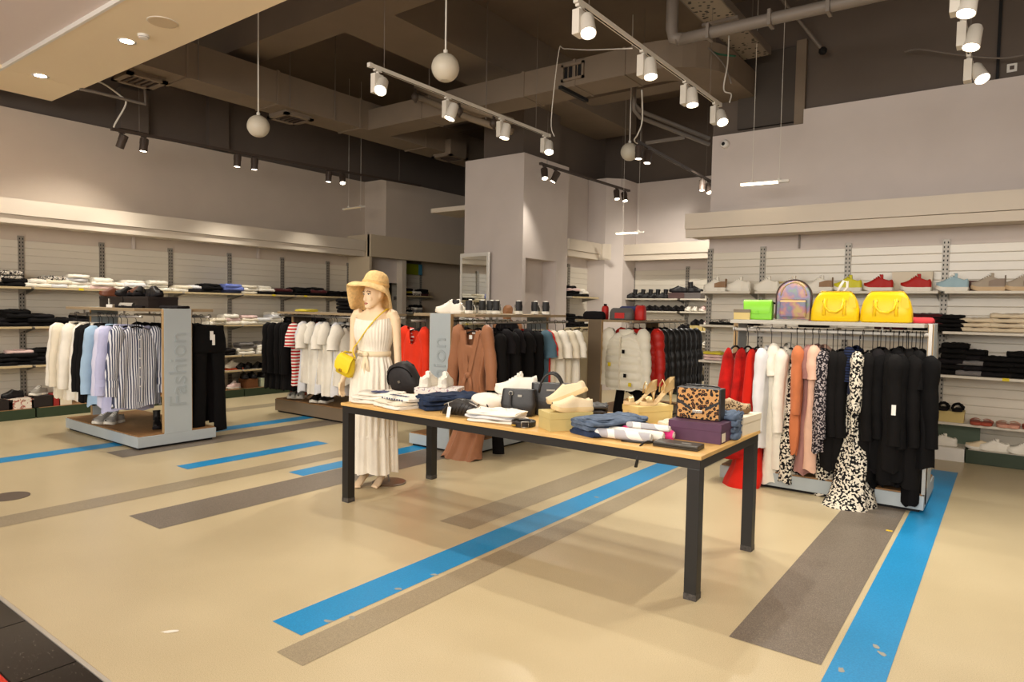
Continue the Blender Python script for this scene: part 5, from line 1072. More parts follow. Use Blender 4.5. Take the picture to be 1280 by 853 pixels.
# --- purple box, leopard bag, wallet, jeans, light box with shoe
box_on('shoebox', 'purple shoebox under the leopard handbag', (-1.47, 3.90, TZ), .02, .32, .24, .115, m_purp, .045, extra=lambda t: MB().box(.1585, .1605, -.1, -.04, .01, .06).build('label', m_cardw, t))
m_leo = node_mat('leopard', [(0, (120, 70, 34)), (.2, (18, 13, 10)), (.47, (196, 146, 88))], b_vor(46, 'F1', .014), .6, .3)
def leo(r):
    MB().box(-.135, .135, -.05, .05, 0, .19, .006).build('bag_body', m_leak, r)
    MB().box(-.125, .125, -.0535, -.049, .004, .186, .002).build('front_panel', m_leo, r)
    MB().loft([[(-.128, y, .105), (-.128, y, .12), (-.045, y, .075), (-.045, y, .055)] for y in (-.057, -.0535)]).build('flap_trim', m_leak, r)
    MB().loft([[(.128, y, .105), (.128, y, .12), (.045, y, .075), (.045, y, .055)] for y in (-.057, -.0535)]).build('flap_trim', m_leak, r)
    MB().box(-.03, .03, -.063, -.056, .04, .058, .002).build('clasp', M('silver', (206, 200, 190), .25, metal=.9), r)
    MB().tube([(-.13, 0, .18), (-.09, .02, .2), (0, .03, .2), (.1, .02, .197), (.13, 0, .18)], .005, 6).build('strap', m_leak, r, True)
place('leo', leo, 'handbag', 'leopard print handbag with black trim on the purple box', 'bag', (-1.49, 3.93, bz), .06)
def wallet(r):
    MB().box(-.12, .12, -.055, .055, 0, .026, .006).build('wallet_body', M('leather_olive', (56, 50, 40), .45, bump=.1, bscale=90), r)
    MB().box(-.118, .118, -.057, .057, .012, .0145).build('zip', m_ck, r); MB().box(.02, .07, -.01, -.002, .026, .028).build('badge', m_metal, r)
    MB().tube([(-.115, -.03, .015), (-.15, -.05, .02), (-.165, -.075, .012), (-.17, -.10, -.0), (-.175, -.115, -.06), (-.185, -.115, -.11)], [.006, .006, .007, .008, .011, .012], 8, True, .5).build('wrist_strap', m_leak, r, True)
    MB().tube([(-.118, .0, .012), (-.19, -.03, .006), (-.26, -.045, .005), (-.3, -.05, .005)], .006, 8, True, .5).build('strap_loop', m_leak, r, True)
place('wallet', wallet, 'wallet', 'dark olive zip wallet with a wrist strap hanging over the table edge', 'wallet', (-1.47, 3.56, TZ), .05, sc=1.08)
pile((-1.375, 4.06, TZ), [(m_cjean2, 'washed blue')]*4, .1, 'between the purple box and the light box', 'jeans', 'jeans', TO, .16, .2, .036, 'jean', .01)
box_on('shoebox', 'light cream shoebox at the back corner of the table', (-1.385, 4.30, TZ), 1.5, .30, .2, .115, m_cardw, .04)
m_snake = node_mat('snake_print', [(0, (84, 66, 48)), (.4, (196, 170, 132))], b_vor(70, 'F1', .01), .6, .3)
sneaker('snake', 'snake print flat shoe on the light cream shoebox', (-1.43, 4.27, bz), .75, m_snake, M('sole_brown', (120, 92, 60), .6), None, low=.8, name='flat_shoe')

# ------------------------------------------------------------------ wall shelves
def wshelf(axis, a0, a1, plane, sgn, z, label, d=.42, tags=(), mat=None):
    """shelf board on two brackets; plane is the slat face and sgn the way it looks"""
    t = thing('wall_shelf', label, 'shelf', ((a0+a1)/2, plane, z) if axis == 'X' else (plane, (a0+a1)/2, z), 0 if axis == 'X' and sgn < 0 else pi/2, 'wall shelves')
    w = (a1-a0)/2     # local: x along the wall, -y to the room
    MB().box(-w, w, -d, -.03, -.022, 0).build('board', mat or m_shelf, t); MB().box(-w, w, -d-.006, -d, -.026, .001).build('front_edge', m_edge if sgn > 0 else m_shelf, t)
    for s in (-1, 1): x = s*(w-.02); MB().loft([[(x+dx, -.02, -.022), (x+dx, -d*.9, -.022), (x+dx, -d*.9, -.03), (x+dx, -.02, -.10)] for dx in (-.0015, .0015)]).build('bracket', m_metal, t)
    for q in tags: MB().box(q-.03, q+.03, -d-.009, -d-.006, -.028, .004).build('price_tag', m_tagy, t)
LB = [(1.33, 2.29), (2.33, 3.29), (3.33, 4.29), (4.33, 5.29), (5.33, 6.29), (6.33, 7.32), (7.36, 8.34), (8.38, 8.82)]
LZ = {'top': 1.73, 'second': 1.21, 'third': .70}
rnd = random.Random(11)
for lv, z in LZ.items():
    for i, (a, b) in enumerate(LB):
        if lv != 'top' and i > 6: continue
        wshelf('Y', a, b, -10.738, 1, z, f'cream {lv} shelf of the clothes wall in the {ORD[i]} bay from the soffit side', .41, tags=[(-.3+.37*((i*2+len(lv)) % 3))] if (i+len(lv)) % 3 != 1 else ())
for i, (a, b) in enumerate(LB[4:7]): wshelf('Y', a, b, -10.738, 1, .45, f'low shoe shelf of the clothes wall in the {ORD[i]} bay behind the black trousers', .41)
for i, (a, b) in enumerate(LB): t = thing('plinth', f'dark green plinth box under the {ORD[i]} bay of the clothes wall', 'plinth', (-10.52, (a+b)/2, 0), 0, 'green plinths'); MB().box(-.22, .24, -(b-a)/2-.01, (b-a)/2+.01, .0, .13, .004).build('box', m_green, t); MB().box(-.2, .235, -(b-a)/2+.02, (b-a)/2-.02, .13, .134).build('deck', m_wood, t)
RZ = {'top': 1.825, 'second': 1.39, 'third': .92, 'low': .41}
RBB = [(-3.3, -2.66), (-2.6, -1.65), (-1.59, -.65), (-.59, .35), (.41, 1.35)]
for lv, z in RZ.items():
    for i, (a, b) in enumerate(RBB): wshelf('X', a, b, 8.986, -1, z, f'white {lv} shelf of the shoe wall in the {ORD[i]} bay from the wall end', .40, tags=(.1,) if lv == 'third' and i in (2, 3) else ())
RBP = RBB[:2]+[(-1.59, -.36), (-.31, .38), RBB[4]]
for i, (a, b) in enumerate(RBP): t = thing('plinth', ('white plinth box under the bay of the bright shoes', 'dark green plinth box under the bay of jeans and slides')[i > 2] if i in (2, 3) else f'plinth box under the {ORD[i]} bay of the shoe wall', 'plinth', ((a+b)/2, 8.75, 0), 0, 'shoe wall plinths'); MB().box(-(b-a)/2-.02, (b-a)/2+.02, -.2, .2, 0, .14, .004).build('box', m_white if i < 3 else m_green, t); MB().box(-(b-a)/2, (b-a)/2, -.18, .18, .14, .144).build('deck', m_shelf, t)
BZ = (1.80, 1.56, 1.21, .93, .57)
for j, z in enumerate(BZ):
    for i, (a, b) in enumerate(((-6.08, -5.02), (-4.96, -3.96))): wshelf('X', a, b, 12.286, -1, z, f'pale shelf {ORD[j]} from the top in the corner boot wall, {("pillar side", "wall end side")[i]}', .40)
t = thing('plinth', 'green plinth under the corner boot wall', 'plinth', (-5.0, 12.07, 0)); MB().box(-1.05, 1.05, -.2, .2, 0, .14).build('box', m_green, t); MB().box(-1.03, 1.03, -.18, .18, .14, .144).build('deck', m_shelf, t)
for z, nm in ((1.80, 'upper'), (1.24, 'lower')): wshelf('Y', 10.34, 11.3, -6.738, 1, z, f'{nm} shelf on the flank of the white pillar corner', .38)
for z, nm in ((1.80, 'upper'), (1.40, 'lower')): wshelf('Y', 10.02, 10.86, -10.686, 1, z, f'{nm} shelf under the green panel by the dark doorway', .38)

# ------------------------------------------------------------------ folded clothes on the walls
GL = 'folded clothes along the clothes wall'
m_cpat = node_mat('black_white_pattern', [(0, (30, 26, 26)), (.5, (214, 206, 192))], b_noise(60, 2), .9, .2)
m_cdkred = cloth('dark_red', (70, 24, 26)); m_cpinkw = cloth('pink_white', (226, 196, 190)); m_cream = cloth('cream_jeans', (216, 200, 172)); m_cyel = cloth('yellow_towel', (214, 196, 60)); m_cblue2 = cloth('periwinkle', (112, 128, 200))
def lpile(px, py, z, w, spec, where, h=.045, d=.30, kind='garment', rz=pi/2, style='tee', jit=.045, X=-10.53):
    y = float(px); spec2 = [(MATS[s][0], MATS[s][1]) for s in spec.split()]
    for i, (mt, cw) in enumerate(spec2):
        n = len(spec2); pos = 'topmost' if i == n-1 else ('lowest' if i == 0 else ORD[i]+' up')
        lab = f'{cw} {kind}, {pos} of pile {where}' if n > 1 else f'{cw} folded {kind} {where}'
        wq = round(w*20)/20
        base = (X+rnd.uniform(-jit, jit), y+rnd.uniform(-jit, jit)*.6, z+.002+i*(h+.002))
        place(f'fold_{mt.name}_{wq}_{d}_{h}_{i % 2}', lambda r: folded(r, mt, wq, d, h, i % 2*4+2+int(wq*20), style), 'folded_garment', lab, 'clothing', base, rz+rnd.uniform(-.22, .22), GL, (1-.05*i+rnd.uniform(-.05, .05), 1-.03*i, 1+rnd.uniform(-.1, .25)))
MATS = dict(w=(m_cw, 'white'), i=(m_cw2, 'ivory'), c=(m_cw3, 'cool white'), k=(m_ck, 'black'), h=(m_ck2, 'charcoal'), p=(m_cpat, 'black and white patterned'), r=(m_cdkred, 'dark red'), n=(m_cpinkw, 'pale pink'), b=(m_cblue2, 'periwinkle blue'), g=(m_cgrey, 'grey'), v=(m_cnavy, 'navy'), j=(m_cream, 'cream'), y=(m_cyel, 'yellow'), e=(m_cred, 'red'), q=(m_cbrown, 'brown'))
Z1, Z2, Z3 = 1.73, 1.21, .70
top = [(2.87, .3, 'k p'), (3.12, .34, 'k k p p'), (3.4, .28, 'w w'), (3.64, .28, 'c i p'), (3.91, .3, 'w w c w'), (4.19, .28, 'n w w'), (4.43, .25, 'w w'), (4.66, .3, 'w c w'), (4.97, .3, 'w w w'), (5.36, .3, 'w i'), (5.57, .22, 'h c'), (5.8, .34, 'k k k'), (6.18, .34, 'v b b'), (6.48, .32, 'i w i'), (6.82, .32, 'k w w'), (7.17, .34, 'k r'), (7.54, .34, 'k k k'), (7.91, .34, 'k r k'), (8.32, .34, 'k k'), (8.67, .3, 'k h')]
for i, (y, w, s) in enumerate(top): lpile(y, 0, Z1, w, s, f'{ORD[i] if i < 18 else ("nineteenth", "twentieth")[i-18]} along the top clothes shelf', h=.046)
sec = [(2.93, .34, 'k h'), (3.15, .36, 'k k k k'), (3.44, .34, 'k k h'), (3.69, .34, 'k k'), (3.98, .34, 'k h k'), (5.91, .25, 'w i'), (6.18, .3, 'w n w'), (6.48, .3, 'w i n'), (6.77, .3, 'w c'), (7.03, .3, 'w w c w'), (7.39, .3, 'k h k'), (7.92, .3, 'k k')]
for i, (y, w, s) in enumerate(sec): lpile(y, 0, Z2, w, s, f'{ORD[i]} along the second clothes shelf', h=.05)
thd = [(3.04, .32, 'k k h'), (3.22, .34, 'k k k n'), (3.45, .34, 'k h k k'), (3.66, .25, 'w c e'), (6.07, .3, 'k h'), (6.45, .32, 'w w g g'), (6.79, .3, 'w w w g'), (7.14, .3, 'k k')]
for i, (y, w, s) in enumerate(thd): lpile(y, 0, Z3, w, s, f'{ORD[i]} along the third clothes shelf', h=.048)
# shoes on boxes on the green plinths
m_fl2 = node_mat('floral_box_small', [(0, (226, 216, 200)), (.56, (160, 70, 60)), (.66, (190, 180, 160))], b_noise(30, 2), .6, .3)
m_boxk = M('box_dark', (34, 26, 24), .6); m_boxr = M('box_red', (150, 40, 36), .6); m_boxb = M('box_brown', (120, 76, 44), .6); m_boxg = M('box_mint', (196, 206, 180), .6)
PZ = .135
for px, w, h, mt, lab in ((2.97, .2, .13, m_boxk, 'dark shoebox at the soffit end of the green plinth'), (3.16, .28, .14, m_fl2, 'floral shoebox under a single black sneaker on the green plinth'), (3.4, .26, .15, m_boxk, 'dark brown shoebox under a grey shoe on the green plinth'), (3.56, .1, .16, m_boxr, 'red and white shoebox beside the dark brown one'), (3.67, .16, .12, m_cardw, 'cream shoebox at the end by the white shirts'), (6.48, .22, .15, m_boxb, 'brown shoebox under black shoes beyond the black trousers'), (6.78, .26, .15, m_boxg, 'pale mint shoebox under black shoes beyond the black trousers')):
    box_on('shoebox', lab, (-10.44, px, PZ), pi/2, w, .24, h, mt, .03, group='shoeboxes on the green plinths')
sneaker('blk', 'black sneaker on the floral shoebox of the clothes wall', (-10.42, 3.09, PZ+.14), -1.2, m_shk, m_ck2, None)
m_shg = M('shoe_grey', (150, 144, 134), .6)
sneaker('gry', 'grey metallic sneaker on the dark brown box of the clothes wall', (-10.42, 3.38, PZ+.15), -1.0, m_shg, m_shs, m_lace)
sneaker('pinkw', 'pale pink sneaker on the low plinth beyond the black trousers', (-10.40, 6.18, PZ), -1.3, m_cpinkw, m_shs, m_lace)
for i, px in enumerate((6.39, 6.54, 6.74, 6.88)): sneaker('blk', f'black shoe, {ORD[i]} on the boxes beyond the black trousers', (-10.42, px, PZ+.15), -.3+.1*i, m_shk, m_ck2, None, group='black shoes on boxes')
box_on('shoebox', 'orange shoebox lid under a white sneaker on the low shoe shelf', (-10.5, 6.21, .45), pi/2, .3, .22, .03, M('box_orange', (206, 84, 40), .6), .02)
sneaker('wht', 'white sneaker on the orange box of the low shoe shelf', (-10.46, 6.18, .48), -1.3)
for i, px in enumerate((6.36, 6.49, 6.67, 6.81, 6.96)): sneaker('blk', f'black shoe, {ORD[i]} along the low shoe shelf', (-10.46, px, .45), -1.0+.2*(i % 2), m_shk, m_ck2, None, group='black shoes on the low shelf')
# ------------------------------------------------------------------ goods on the Fashion unit
for i, (x0, w, lab) in enumerate(((-8.62, .62, 'long black tray of shoes on the Fashion unit, beyond the white sign'), (-7.98, .6, 'black shoe tray on the Fashion unit beside the white sign'))): box_on('shoe_tray', lab, (x0, 3.72, 1.49), 0, w, .34, .13, m_boxk, .03, cat='tray', group='black trays on the Fashion unit')
m_shb = M('shoe_brown', (96, 52, 30), .45)
sneaker('brn', 'brown leather shoe on the first black tray of the Fashion unit', (-8.72, 3.62, 1.62), -1.9, m_shb, m_shb, None, name='leather_shoe')
for i, (x, y, k) in enumerate(((-8.42, 3.66, 'blk'), (-8.26, 3.7, 'brnb'), (-8.1, 3.66, 'blk'), (-7.94, 3.72, 'blk'), (-7.8, 3.68, 'blk'))): sneaker(k, f'dark leather shoe, {ORD[i]} from the brown one on the black trays', (x, y, 1.62), -1.4+.35*i, m_shb if k == 'brnb' else m_shk, m_ck2, None, name='leather_shoe', group='dark shoes on the black trays', sc=1.05)
t = thing('price_sign', 'small white folded price sign standing on the Fashion unit', 'sign', (-8.18, 3.37, 1.49), -.5); MB().box(-.11, .11, -.03, .03, 0, .035, .003).build('holder', m_white, t); MB().loft([[(-.06, -.015, .03), (.06, -.015, .03), (.06, -.013, .1), (-.06, -.013, .1)], [(-.06, -.012, .03), (.06, -.012, .03), (.06, -.009, .1), (-.06, -.009, .1)]]).build('card', m_tagw, t)
for i in range(2): place('slide_k', lambda r: slide_parts(r, m_shg, m_ck2), 'sandal', ('grey strap sandal before the black tray on the Fashion unit', 'second grey strap sandal before the black tray')[i], 'sandal', (-7.88+.14*i, 3.42, 1.49), -2.4, 'sandals on the Fashion unit')
place('fold_top_h', lambda r: folded(r, m_ck2, .3, .2, .025, 3, ''), 'folded_garment', 'charcoal folded garment on the Fashion unit beside its panel', 'clothing', (-7.5, 3.75, 1.49), .2, GL)
sneaker('gry2', 'grey sneaker on the wooden deck below the lilac shirt', (-8.36, 3.36, .15), -1.2, M('shoe_lgrey', (176, 172, 166), .6), m_shs, m_lace, group='grey sneakers on the deck', sc=1.05)
sneaker('gry2', 'second grey sneaker on the wooden deck below the lilac shirt', (-8.24, 3.42, .15), -1.0, group='grey sneakers on the deck', sc=1.05)
for i in range(2): place('boot', lambda r: boot_parts(r, m_shk, m_ck2), 'boot', ('black boot on the deck under the striped shirt', 'second black boot on the deck under the striped shirt')[i], 'boot', (-7.6, 3.6+.2*i, .15), -.4, 'boots on the deck')
# T-shirt unit
place('fold_y', lambda r: folded(r, m_cyel, .26, .24, .03, 2, ''), 'folded_garment', 'yellow folded garment on top of the taupe unit', 'clothing', (-8.25, 6.05, 1.46), .1, GL)
for i in range(4): place(f'fold_kk{i % 2}', lambda r: folded(r, m_ck, .42, .34, .045, 3+i, ''), 'folded_garment', f'black folded garment, {("lowest", "second up", "third up", "topmost")[i]} of the pile on the taupe unit', 'clothing', (-7.25, 6.1, 1.46+.048*i), .1*i, GL)
m_shrw = M('shoe_red_white', (220, 196, 190), .5)
for i in range(2): sneaker('rw', ('white and red sneaker on the taupe deck under black garments', 'second white and red sneaker on the taupe deck')[i], (-8.32+.11*i, 5.88+.06*i, .2), -.9, m_shw, m_shs, M('lace_red', (190, 60, 56), .6), M('panel_red', (206, 110, 100), .5), group='sneakers on the taupe deck', sc=1.15)
for i in range(2): sneaker('bw', ('black sneaker with white sole under the white T-shirts', 'second black sneaker with white sole under the white T-shirts')[i], (-7.74+.13*i, 5.86+.05*i, .2), -1.1, m_shk, m_shs, None, group='black sneakers on the taupe deck', sc=1.2, hi=.03)
# sneakers on the second Fashion unit
m_bp = M('panel_black', (20, 19, 19), .5)
sneaker('bwside', 'white sneaker in side view at the end of the black and white row', (-4.98, 5.52, 1.49), pi+.45, m_shw, m_shs, m_lace, None, hi=.03, sc=1.1, group='sneakers above the brown jumpsuit')
for i, (x, y) in enumerate(((-4.96, 5.66), (-4.84, 5.72), (-4.90, 6.0), (-4.80, 6.06), (-4.68, 6.0), (-4.62, 6.32), (-4.56, 6.6), (-4.50, 6.72))): sneaker('bwheel', f'white sneaker with black heel panels, {ORD[i]} from the panel above the brown jumpsuit', (x, y, 1.49), 2.05+.1*(i % 3), m_shw, m_shs, m_lace, m_bp, hi=.04, group='sneakers above the brown jumpsuit', sc=1.1)
# puffer unit goods
m_bagb = M('bag_blue', (52, 60, 112), .6); m_bagr = M('bag_red', (196, 36, 30), .5); m_bagg = M('bag_grey', (96, 92, 90), .6)
def softbag(r, mt, w, d, h, mt2=None):
    MB().loft([[(hw*math.copysign(abs(cos(2*pi*j/24))**.5, cos(2*pi*j/24)), hd*math.copysign(abs(sin(2*pi*j/24))**.6, sin(2*pi*j/24)), z) for j in range(24)] for z, hw, hd in ((0, w*.46, d*.45), (h*.1, w*.5, d*.5), (h*.6, w*.49, d*.46), (h*.9, w*.44, d*.3), (h, w*.38, d*.12))]).build('bag_body', mt, r, True)
    MB().tube([(w*.4*(2*t-1), -d*.1, h*(.98-.1*abs(2*t-1)**2)) for t in [k/8 for k in range(9)]], .005, 6).build('zip', m_ck, r, True)
    if mt2: MB().box(-w*.2, w*.2, -d*.53, -d*.4, h*.12, h*.6, .006).build('pocket', mt2, r)
place('sb1', lambda r: softbag(r, m_ck2, .32, .16, .11), 'soft_bag', 'black soft bag on the puffer unit above the beige cardigan', 'bag', (-4.62, 8.1, 1.43), .1)
place('sb2', lambda r: softbag(r, m_bagg, .34, .18, .16, m_bagr), 'soft_bag', 'grey soft bag with a red pocket above the white puffer jacket', 'bag', (-4.22, 8.15, 1.43), .1)
place('sb3', lambda r: softbag(r, m_bagb, .36, .2, .19, None), 'soft_bag', 'blue soft bag behind the grey one on the puffer unit', 'bag', (-4.22, 8.42, 1.43), .1)
place('sb4', lambda r: softbag(r, m_bagr, .14, .16, .2), 'soft_bag', 'small red pouch at the end of the bags on the puffer unit', 'bag', (-4.02, 8.3, 1.43), .1)
t = thing('flask', 'red cylindrical flask standing beside the black soft bag', 'flask', (-4.56, 8.3, 1.43)); MB().lathe([(.045, 0), (.05, .01), (.05, .15), (.04, .18), (.02, .19)], 20).build('flask_body', m_bagr, t, True, ang=40); MB().lathe([(.022, .19), (.022, .215)], 14).build('cap', m_ck, t)
# pillar corner piles, niche piles
for i, (yy, z, w, s) in enumerate(((10.5, 1.80, .34, 'k k n k'), (10.85, 1.80, .3, 'k w w'), (10.5, 1.24, .34, 'k h k k k'), (10.85, 1.24, .34, 'k k w k'), (11.1, 1.24, .3, 'k w k'))): lpile(yy, 0, z, w, s, ('first on the upper flank shelf of the corner', 'second on the upper flank shelf of the corner', 'first on the lower flank shelf of the corner', 'second on the lower flank shelf of the corner', 'third on the lower flank shelf of the corner')[i], X=-6.53, d=.28)
for i, (yy, z, s) in enumerate(((10.2, 1.80, 'k y h'), (10.45, 1.80, 'p w'), (10.68, 1.80, 'r h k'), (10.2, 1.40, 'w h p'), (10.5, 1.40, 'p g w k'))): lpile(yy, 0, z, .25, s, ('first on the upper niche shelf', 'second on the upper niche shelf', 'third on the upper niche shelf', 'first on the lower niche shelf', 'second on the lower niche shelf')[i], X=-10.48, d=.28, jit=.015)
# boots and shoes on the corner wall
YB = 12.03
for i, px in enumerate((-6.04, -5.87, -5.71, -5.56, -5.4)): place('boot', None, 'boot', f'black boot, {ORD[i]} from the pillar on the top shelf of the corner wall', 'boot', (px, YB, 1.80), pi+.3+.3*(i % 2), 'boots on the corner wall', .95)
for i, (px, lab) in enumerate(((-5.06, 'dark shoebox under a black sneaker on the corner wall'), (-4.74, 'grey shoebox under a black boot on the corner wall'))): box_on('shoebox', lab, (px, YB, 1.80), 0, .32, .22, .11, (M('box_plum', (92, 70, 68), .6), M('box_slate', (104, 98, 96), .6))[i], .03)
sneaker('blk', 'black sneaker on the dark box of the corner wall', (-5.06, YB, 1.91), pi+.3, m_shk, m_ck2, None, sc=1.2)
place('boot', None, 'boot', 'black boot on the grey box of the corner wall', 'boot', (-4.73, YB, 1.91), .2, None, 1.05)
k = 0
for z, row in ((1.56, 'k k k k w n g'), (1.21, 'h k n k w'), (.93, 'v w w g'), (.57, 'n q w k')):
    row = row.split(); x = {1.56: -5.9, 1.21: -4.95, .93: -4.85, .57: -4.7}[z]
    for j, s in enumerate(row):
        for q in (0, 1):
            sneaker('row_'+s, f'{MATS[s][1]} shoe, {ORD[2*j+q]} along the {dict([(1.56, "second"), (1.21, "third"), (.93, "fourth"), (.57, "fifth")])[z]} shelf of the corner wall', (x+.115*q, YB-.02, z+(.1 if z == 1.21 and j in (1, 2) else 0)), -pi/2+.2*q-.1, MATS[s][0] if s != 'k' else m_shk, m_shs if s in 'wvng' else m_ck2, None, group='shoes along the corner wall')
        x += .27 if z == 1.56 else .25
for i, (x, mt) in enumerate(((-4.64, m_cardb), (-4.39, m_cardb))): box_on('shoebox', ('tan shoebox low under shoes on the third corner shelf', 'second tan shoebox under shoes on the third corner shelf')[i], (x, YB, 1.21), 0, .24, .28, .098, mt, .03)
for i, x in enumerate((-4.5, -4.15)): box_on('shoebox', ('white shoebox on the plinth of the corner wall', 'second white shoebox on the plinth of the corner wall')[i], (x, YB, .145), 0, .3, .24, .14, m_cardw, .03)
for i, x in enumerate((-4.55, -4.43, -4.18)): sneaker('blk' if i < 2 else 'wht', ('black shoe on the first white plinth box', 'second black shoe on the first white plinth box', 'white shoe on the second white plinth box')[i], (x, YB, .285), -1.4, m_shk, m_ck2, None)
# ------------------------------------------------------------------ shoe wall
YS = 8.74; SZ = RZ['top']
m_shy = M('shoe_yellow', (214, 206, 40), .5); m_shr = M('shoe_red', (178, 28, 18), .6); m_shbl = M('shoe_pale_blue', (158, 186, 196), .7); m_shbe = M('shoe_beige', (172, 158, 140), .7)
rowS = [(894, 'white sneaker with tan panel, first from the wall end', m_shw, M('panel_tan', (150, 116, 84), .6)), (924, 'plain white sneaker between two white sneakers on the shoe wall', m_shw, None), (958, 'white sneaker beside the yellow carton on the shoe wall', m_shw, None), (990, 'white sneaker half hidden behind the clear backpack', m_shw, None), (1025, 'whitish sneaker with dark heel beyond the clear backpack', m_shw, m_shg), (1060, 'yellow knit sneaker with a white sole on the shoe wall', m_shy, None), (1098, 'red knit sneaker beside the yellow one', m_shr, None), (1145, 'red knit sneaker before the cream box lid', m_shr, None), (1190, 'pale blue knit sneaker on the shoe wall', m_shbl, None), (1235, 'beige grey sneaker next to the pale blue one', m_shbe, M('panel_greige', (146, 130, 116), .7)), (1275, 'beige grey sneaker cut by the picture edge', m_shbe, M('panel_greige', (146, 130, 116), .7))]
SX = [-3.15, -2.84, -2.49, -2.19, -1.87, -1.56, -1.24, -0.87, -0.53, -0.21, 0.08]
for x, (_, lab, mt, pt) in zip(SX, rowS): sneaker('sw_'+mt.name+('p' if pt else ''), lab, (x, 8.70, SZ), pi+.05, mt, m_shs if mt is not m_shbe else M('sole_gum', (206, 178, 140), .6), m_lace if mt in (m_shw, m_shbl, m_shbe) else mt, pt, group='sneakers along the shoe wall', sc=(1.08, 1.1, 1.5))
box_on('shoebox', 'yellow carton standing behind the white sneakers of the shoe wall', (-2.36, 8.88, SZ), 0, .18, .12, .13, m_cardb, .03)
t = thing('box_lid', 'cream box lid standing behind the red sneaker of the shoe wall', 'box lid', (-0.93, 8.89, SZ)); MB().box(-.2, .2, -.01, .0, 0, .23).build('panel', m_cardw, t); MB().box(-.2, .2, .0, .06, .22, .23).box(.19, .2, .0, .06, 0, .22).build('rim', m_cardw, t)
box_on('shoebox', 'white carton behind the first red sneaker of the shoe wall', (-1.25, 8.88, SZ), 0, .3, .12, .1, m_cardw, .03)
box_on('shoebox', 'dark brown carton behind the beige sneaker of the shoe wall', (-0.31, 8.88, SZ), 0, .3, .12, .12, M('box_maroon', (92, 56, 44), .6), .03)
def rpile(x, z, w, spec, where, h=.045, kind='jeans', d=.30, jit=.015): 
    n = len(spec.split())
    for i, s in enumerate(spec.split()):
        mt, cw = MATS[s]; pos = 'topmost' if i == n-1 else ('lowest' if i == 0 else ORD[i]+' up'); wq = round(w*20)/20
        place(f'fold_{mt.name}_{wq}_{d}_{h}_{i % 2}_r', lambda r: folded(r, mt, wq, d, h, i % 2*4+2+int(wq*20), ''), 'folded_garment', f'{cw} {kind}, {pos} of pile {where}', 'clothing', (x+rnd.uniform(-jit, jit), YS+.02+rnd.uniform(-jit, jit), z+.002+i*(h+.002)), rnd.uniform(-.08, .08), 'folded clothes along the shoe wall')
rpile(-0.75, 1.39, .3, 'k r r r', 'brown-black beside the yellow bags', .045, 'trousers'); rpile(-0.54, 1.39, .3, 'k k k k', 'next to the cream jeans', .042, 'trousers')
rpile(-0.29, 1.39, .3, 'j j j', 'beside the black trousers', .048); rpile(-0.01, 1.39, .35, 'j j j j', 'at the picture edge', .048)
rpile(-0.49, .92, .25, 'k k h k k k', 'by the steel post on the third shelf', .055); rpile(-0.32, .92, .25, 'g h g h k', 'grey-black in the third shelf middle', .053); rpile(-0.11, .92, .3, 'h k k k', 'low and wide on the third shelf', .052); rpile(0.1, .92, .25, 'k k k k k', 'on the third shelf by the picture edge', .053)
rpile(-3.04, 1.39, .3, 'k p', 'at the wall end of the second shelf', .03, 'top'); rpile(-2.76, 1.39, .3, 'k j', 'behind the small yellow carton', .03, 'top'); rpile(-3.13, .92, .25, 'n n y', 'under the yellow towel at the wall end', .035, 'towel')
for i, px in enumerate((-1.95, -1.5, -1.1)): rpile(px, 1.39, .3, ('k k', 'w k', 'r k')[i], ('behind the clear backpack', 'behind the first yellow bag', 'behind the second yellow bag')[i], .03, 'top')
box_on('shoebox', 'tan shoebox under black fluffy slides on the low shelf', (-0.48, 8.72, .41), 0, .24, .2, .12, m_cardb, .035)
for i in range(2):
    def fluffy(r):
        slide_parts(r, m_shk, m_ck2, band=1); rr_ = random.Random(2); m = MB()
        for k in range(26): a = pi*k/25; m.ball((.03+.05*rr_.random()-.02, .05*cos(a), .03+.05*sin(a)), .016, 6)
        q = m.build('fluffy_band', m_ck, r, True); q['kind'] = 'stuff'
    place('fluffy', fluffy, 'slide_sandal', ('black fluffy slide on the tan shoebox', 'second black fluffy slide on the tan shoebox')[i], 'sandal', (-0.48-.07+.13*i, 8.70, .53), -pi/2-.1, 'fluffy slides')
m_slr = M('slide_rust', (176, 82, 62), .6); m_slp = M('slide_pink', (222, 164, 142), .6)
for i, (px, mt, lab) in enumerate(((-0.26, m_slr, 'rust brown slide sandal first in the row of slides'), (-0.16, m_slr, 'rust brown slide sandal second in the row of slides'), (-0.03, m_slp, 'pink slide sandal third in the row of slides'), (0.07, m_slp, 'pink slide sandal fourth in the row of slides'), (0.19, m_slr, 'rust slide sandal at the picture edge'))): place('sl_'+mt.name, lambda r: slide_parts(r, mt, mt), 'slide_sandal', lab, 'sandal', (px, 8.69, .41), -pi/2+.1*(-1)**i, 'slides on the low shelf', 1.15)
t = thing('box_lid', 'dull green box lid leaning behind white shoes on the low plinth', 'box lid', (-0.46, 8.9, .144), .02); MB().box(-.24, .24, -.01, .0, 0, .2).build('panel', M('lid_green', (104, 120, 100), .6), t); MB().box(-.24, .24, 0, .04, .19, .2).build('rim', M('lid_green', (104, 120, 100), .6), t)
for i, px in enumerate((-0.55, -0.2, -0.09, 0.16)): sneaker('sw_'+(m_shw.name if i != 1 else m_shbe.name+'p') if i != 1 else 'flatbe', ('white sneaker before the green box lid on the plinth', 'cream low shoe on the green plinth', 'white sneaker with dark marks on the green plinth', 'white sneaker at the picture edge on the green plinth')[i], (px, 8.66, .145), pi+.15, m_shw if i != 1 else m_loaf, m_shs, None, low=.8)
